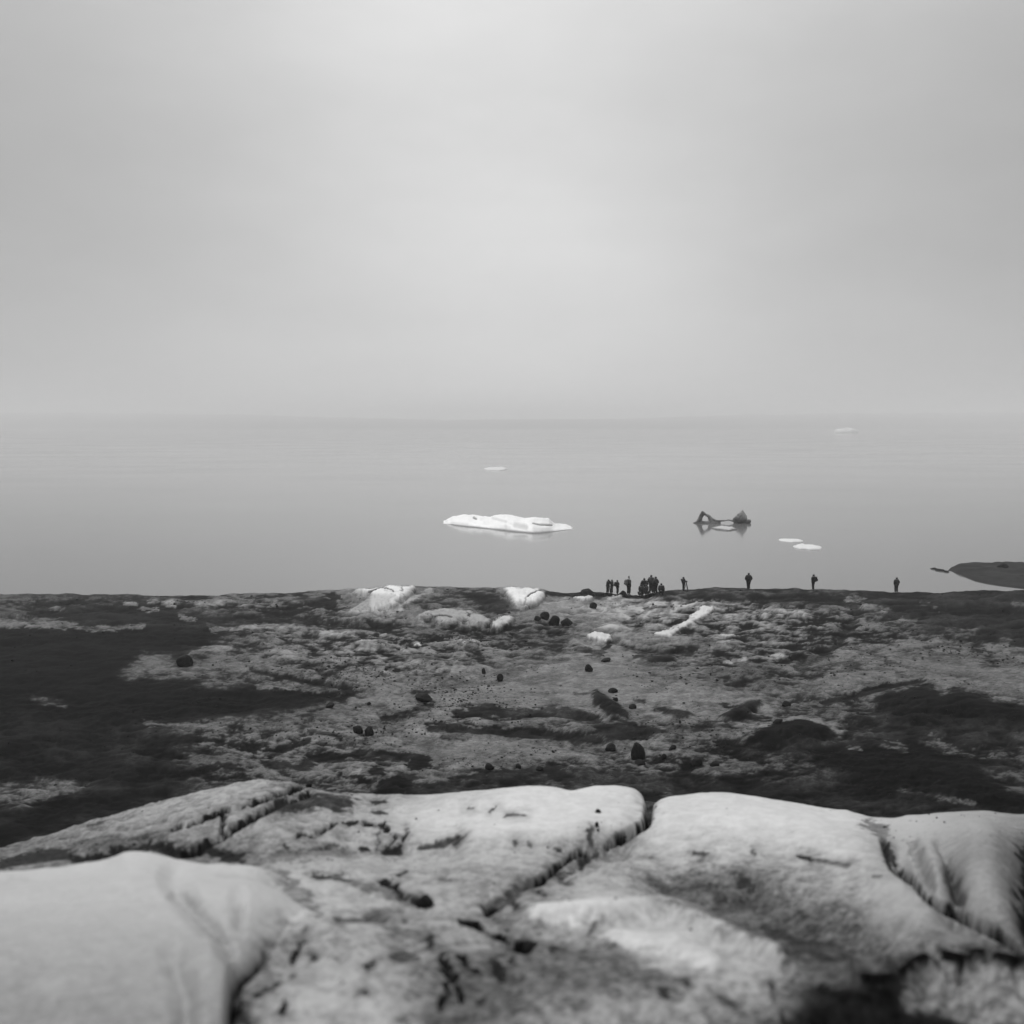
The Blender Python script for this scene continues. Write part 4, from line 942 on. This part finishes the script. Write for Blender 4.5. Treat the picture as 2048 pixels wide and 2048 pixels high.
def person(px, py_f, h_px, face, pose, label, top_='d', low='k', hood=True, crouch=False, lean=0.0, legs=.11, d=None, dmin=88, hat=False, stoop=0.0, yoff=0.0):
    base = ground_at(px, py_f, dmin, 100.6)
    H = h_px * base.y / FPX
    full = 1.78 if not crouch else 1.12
    if hat: full += .12
    full -= stoop * .3
    sc = H / full
    e = bpy.data.objects.new('person', None); C.objects.link(e)
    e.location = (base.x, base.y + yoff, base.z - 0.02); e.rotation_euler = (0, 0, face); e.scale = (sc, sc, sc)
    set_props(e, label, 'person', 'people on the ridge above the lagoon')
    P = POSES[pose]
    dz = -.55 if crouch else 0.0
    def up_(p):                  # upper-body point: crouch lowers it, lean and stoop tip it forward
        x, y, z = p; k = max(0, z - .95)
        return (x + lean * k, y + stoop * k * .75 + (.12 if crouch else 0), z + dz - stoop * k * .28)
    pel = (0, .0 + (-.02 if crouch else 0), .95 + dz)
    if crouch:
        knees = [(-.17, .36, .50), (.17, .36, .50)]; ank = [(-.14, .02, .09), (.14, .02, .09)]
    else:
        knees = [(-legs, .03, .50), (legs, .03, .50)]; ank = [(-legs * 1.35, -.02, .09), (legs * 1.35, -.02, .09)]
    V, E, Rr = [], [], []
    def add(p, r, par=None):
        V.append(p); Rr.append(r); i = len(V) - 1
        if par is not None: E.append((par, i))
        return i
    p0 = add(pel, .13); s1 = add(up_((0, 0, 1.15)), .12, p0); s2 = add(up_((0, 0, 1.36)), .14, s1)
    nk = add(up_((0, .01, 1.50)), .055, s2); h1 = add(up_((0, .03, 1.60)), .085, nk); h2 = add(up_((0, .02, 1.70)), .085, h1)
    add(up_((0, .13, 1.62)), .012, h1)                                  # nose
    sh, wr_ = [], []
    for k, sx in ((0, -1), (1, 1)):
        a_ = add(up_((sx * .18, 0, 1.42)), .06, s2); el = up_(P['elbow'][k]); b_ = add(el, .042, a_)
        w0 = up_(P['wrist'][k]); c_ = add(w0, .028, b_)
        dv = Vector(w0) - Vector(el); dv.normalize()
        side = Vector((1, 0, 0)); pm_ = Vector(w0) + dv * .07; pi = add(tuple(pm_), .030, c_)
        for q in range(4):
            L = (.055, .068, .063, .048)[q]; b1 = pm_ + dv * .035 + side * (q - 1.5) * .019; f1 = add(tuple(b1), .009, pi)
            add(tuple(b1 + dv * L + Vector((0, .012, -.012))), .007, f1)
        th = add(tuple(Vector(w0) + dv * .035 - side * sx * .04), .010, c_); add(tuple(Vector(w0) + dv * .08 - side * sx * .055), .008, th)
        hp = add((sx * .09, pel[1], pel[2] - .03), .09, p0); kn = add(knees[k], .058, hp); an = add(ank[k], .038, kn)
        add((ank[k][0] * 1.05, ank[k][1] + .17, .045), .035, an)
    def child(name, me, m):
        me.materials.clear(); me.materials.append(m); o_ = bpy.data.objects.new(name, me); C.objects.link(o_); o_.parent = e; return o_
    child('body', skin_mesh('body', V, E, Rr), M_SKIN)
    # jacket
    jv = [up_((0, 0, .90)), up_((0, 0, 1.15)), up_((0, 0, 1.36)), up_((0, 0, 1.47))]; je = [(0, 1), (1, 2), (2, 3)]; jr = [.23, .23, .245, .13]
    for k, sx in ((0, -1), (1, 1)):
        n0 = len(jv); jv += [up_((sx * .19, 0, 1.40)), up_(P['elbow'][k]), up_(P['wrist'][k])]; jr += [.14, .11, .08]; je += [(2, n0), (n0, n0 + 1), (n0 + 1, n0 + 2)]
    child('jacket', skin_mesh('jacket', jv, je, jr), CLOTH[top_])
    tv = [(pel[0], pel[1], pel[2] + .02)]; te = []; tr = [.15]
    for k, sx in ((0, -1), (1, 1)):
        n0 = len(tv); tv += [(sx * .10, pel[1], pel[2] - .06), knees[k], (ank[k][0], ank[k][1], .13)]; tr += [.15, .125, .095]; te += [(0, n0), (n0, n0 + 1), (n0 + 1, n0 + 2)]
    child('trousers', skin_mesh('trousers', tv, te, tr), CLOTH[low])
    for k in (0, 1):
        a_ = ank[k]; child('boot', skin_mesh('boot', [(a_[0], a_[1], .15), (a_[0], a_[1], .06), (a_[0] * 1.05, a_[1] + .19, .05)], [(0, 1), (1, 2)], [.06, .058, .05]), M_BOOT)
    if hat:
        child('bobble_hat', skin_mesh('bobble_hat', [up_((0, .01, 1.66)), up_((0, .01, 1.76)), up_((.0, .01, 1.80)), up_((0, .01, 1.86))], [(0, 1), (1, 2), (2, 3)], [.11, .09, .03, .06]), CLOTH[top_])
    elif hood:
        child('hood', skin_mesh('hood', [up_((0, -.03, 1.50)), up_((0, -.02, 1.62)), up_((0, -.02, 1.72))], [(0, 1), (1, 2)], [.12, .125, .10]), CLOTH[top_])
    else:
        child('hair', skin_mesh('hair', [up_((0, -.02, 1.62)), up_((0, .0, 1.72))], [(0, 1)], [.098, .095]), CLOTH['k'])
    return e
def backpack(e, tone, label, w=.34, h=.52, z=1.22, yb=-.30):
    import bmesh
    bm = bmesh.new(); bmesh.ops.create_cube(bm, size=1)
    for v in bm.verts: v.co = Vector((v.co.x * w, v.co.y * .24, v.co.z * h))
    bmesh.ops.bevel(bm, geom=bm.edges[:] , offset=.07, segments=2, affect='EDGES')
    me = bpy.data.meshes.new('pack'); bm.to_mesh(me); bm.free(); me.materials.append(CLOTH[tone])
    root = bpy.data.objects.new('backpack', None); C.objects.link(root)
    Mx = e.matrix_basis.copy(); root.matrix_basis = Mx @ __import__('mathutils').Matrix.Translation((0, yb, z))
    b1 = bpy.data.objects.new('bag', me); C.objects.link(b1); b1.parent = root
    for sx in (-1, 1):
        o_ = bpy.data.objects.new('strap', skin_mesh('strap', [(sx * .12, .10, .2), (sx * .13, .22, .27), (sx * .14, .44, .15), (sx * .15, .46, -.05), (sx * .15, .20, -.2)], [(0, 1), (1, 2), (2, 3), (3, 4)], [.02] * 5)); C.objects.link(o_)
        o_.data.materials.append(CLOTH['k']); o_.parent = root
    bm = bmesh.new(); bmesh.ops.create_cube(bm, size=1)
    for v in bm.verts: v.co = Vector((v.co.x * w * .7, v.co.y * .08 - .14, v.co.z * h * .4 - .08))
    bmesh.ops.bevel(bm, geom=bm.edges[:], offset=.02, segments=1, affect='EDGES')
    me2 = bpy.data.meshes.new('pocket'); bm.to_mesh(me2); bm.free(); me2.materials.append(CLOTH[tone])
    o_ = bpy.data.objects.new('pocket', me2); C.objects.link(o_); o_.parent = root
    set_props(root, label, 'backpack', 'backpacks worn by the people')
def tripod(px, py_f, h_px, label, face=0.0):
    base = ground_at(px, py_f, 88, 100.6); H = h_px * base.y / FPX
    root = bpy.data.objects.new('camera_tripod', None); C.objects.link(root); root.location = base; root.rotation_euler = (0, 0, face)
    for k in range(3):
        a_ = 2 * math.pi * k / 3 + .5
        o_ = bpy.data.objects.new('leg', skin_mesh('leg', [(0, 0, H * .82), (.28 * math.cos(a_), .28 * math.sin(a_), 0.0)], [(0, 1)], [.025, .018], 0)); C.objects.link(o_); o_.data.materials.append(M_METAL); o_.parent = root
    o_ = bpy.data.objects.new('head', skin_mesh('head', [(0, 0, H * .78), (0, 0, H * .9)], [(0, 1)], [.04, .035], 0)); C.objects.link(o_); o_.data.materials.append(M_METAL); o_.parent = root
    set_props(root, label, 'tripod', 'camera tripods')
    import bmesh
    cr = bpy.data.objects.new('camera_on_tripod', None); C.objects.link(cr); cr.location = base + Vector((0, 0, H * .9)); cr.rotation_euler = (0, 0, face)
    bm = bmesh.new(); bmesh.ops.create_cube(bm, size=1)
    for v in bm.verts: v.co = Vector((v.co.x * .17, v.co.y * .10, v.co.z * .12 + .08))
    bmesh.ops.bevel(bm, geom=bm.edges[:], offset=.015, segments=1, affect='EDGES')
    me = bpy.data.meshes.new('camera_body'); bm.to_mesh(me); bm.free(); me.materials.append(M_METAL)
    o_ = bpy.data.objects.new('camera_body', me); C.objects.link(o_); o_.parent = cr
    o_ = bpy.data.objects.new('lens', skin_mesh('lens', [(0, .04, .08), (0, .20, .08)], [(0, 1)], [.045, .05], 0)); C.objects.link(o_); o_.data.materials.append(M_METAL); o_.parent = cr
    set_props(cr, 'dark camera mounted on the ' + label.split(' ', 1)[1].replace('black ', ''), 'camera', 'cameras on tripods')
PI = math.pi
person(1214.5, 1187, 30, -PI * .42, 'look', 'leftmost person, legs apart, bent over a camera on a tripod', 'k', 'k', legs=.17, stoop=.25)
person(1223, 1187, 30, PI * .35, 'look', 'second person from the left, facing the leftmost with raised arms', 'd', 'k', legs=.12)
tripod(1219, 1188, 27, 'black tripod between the two leftmost people', .4)
p2 = person(1236, 1188, 31, -PI * .45, 'stand', 'short person with a dark backpack right of the tripod', 'k', 'k')
backpack(p2, 'k', 'dark backpack on the short person right of the tripod', yb=-.26)
p3 = person(1257, 1188, 41, -PI * .35, 'pockets', 'tall person in a bobble hat carrying a grey backpack', 'd', 'k', hat=True)
backpack(p3, 'm', 'light grey backpack on the tall person in the bobble hat', yb=-.30, z=1.24, w=.38)
p4 = person(1287.5, 1189, 38, PI * .0, 'pockets', 'bulky hooded person at the back of the tight group', 'k', 'k', legs=.14)
backpack(p4, 'k', 'big black backpack on the bulky hooded person of the tight group', yb=-.28, w=.40, h=.55)
person(1281, 1190, 25, -PI * .3, 'stand', 'person crouching at the left front of the tight group', 'k', 'k', crouch=True, yoff=-.3)
person(1293, 1190, 23, PI * .3, 'look', 'person crouching at the right front of the tight group', 'd', 'k', crouch=True, yoff=-.3)
person(1303, 1187, 40, -PI * .2, 'pockets', 'tall hooded person, left one of the pair standing shoulder to shoulder', 'g', 'd', legs=.10)
person(1311.5, 1187, 38, PI * .2, 'pockets', 'tall person in charcoal, right one of the pair standing shoulder to shoulder', 'd', 'k', legs=.12)
person(1322, 1190, 23, -PI * .1, 'stand', 'person crouching alone right of the shoulder to shoulder pair', 'k', 'k', crouch=True)
person(1368, 1185, 33, PI * .45, 'look', 'lone stooping person beside a tripod right of the groups', 'k', 'k', legs=.07, stoop=.1, lean=-.05)
tripod(1374, 1184, 22, 'black tripod beside the lone stooping person', .2)
p9 = person(1498, 1180, 37, 0, 'pockets', 'lone person with legs together on the dark ridge, third from the right', 'k', 'k', legs=.05)
backpack(p9, 'k', 'black backpack on the lone person third from the right', yb=-.26, w=.42)
p10 = person(1626, 1181, 35, PI * .35, 'stand', 'lone person with a pack, turned left, second from the right', 'k', 'k', legs=.08)
backpack(p10, 'k', 'black backpack on the lone person second from the right', yb=-.26)
person(1792, 1186, 34, PI * .1, 'pockets', 'rightmost lone person on the dark ridge', 'd', 'd', legs=.09)

# small rubble heaps on the ridge by the people
for k, (px, py, w_, h_, lab) in enumerate([(1176,1189,34,14,'low dark rubble heap on the ridge left of the tripod'), (1247,1191,18,12,'small pointed rock at the feet of the person in the bobble hat'), (1150,1192,26,7,'flat dark rock on the ridge beside the white slab'), (1201,1192,22,8,'dark rock on the ridge just left of the leftmost person')]):
    p = ground_at(px, py, 88, 100.5); s = p.y / FPX
    o = bpy.data.objects.new('ridge_rock', RM[(k + 2) % 6]); C.objects.link(o); o.location = (p.x, p.y, p.z); o.scale = (w_ * s, w_ * s * .8, h_ * s * 1.6)
    set_props(o, lab, 'rock', 'rocks on the ridge')

# ------------------------------------------------------------------ haze over the lagoon
hx, hy0, hy1, hz0, hz1 = 6800, -600, 8000, -2.6, 122.0
hv = [(-hx, hy0, hz0), (hx, hy0, hz0), (hx, hy1, hz0), (-hx, hy1, hz0), (-hx, hy0, hz1), (hx, hy0, hz1), (hx, hy1, hz1), (-hx, hy1, hz1)]
hf = [(0, 3, 2, 1), (4, 5, 6, 7), (0, 1, 5, 4), (1, 2, 6, 5), (2, 3, 7, 6), (3, 0, 4, 7)]
mh = bpy.data.materials.new('haze'); mh.use_nodes = True
t = mh.node_tree; t.nodes.clear()
pv = N(t, 'ShaderNodeVolumePrincipled'); pv.inputs['Color'].default_value = (.97, .97, .97, 1); pv.inputs['Density'].default_value = 0.00044
om = N(t, 'ShaderNodeOutputMaterial'); t.links.new(pv.outputs[0], om.inputs['Volume'])
set_props(mesh_object('haze', hv, hf, mh, smooth=False), 'thin fog lying over the lagoon', 'haze', kind='stuff')
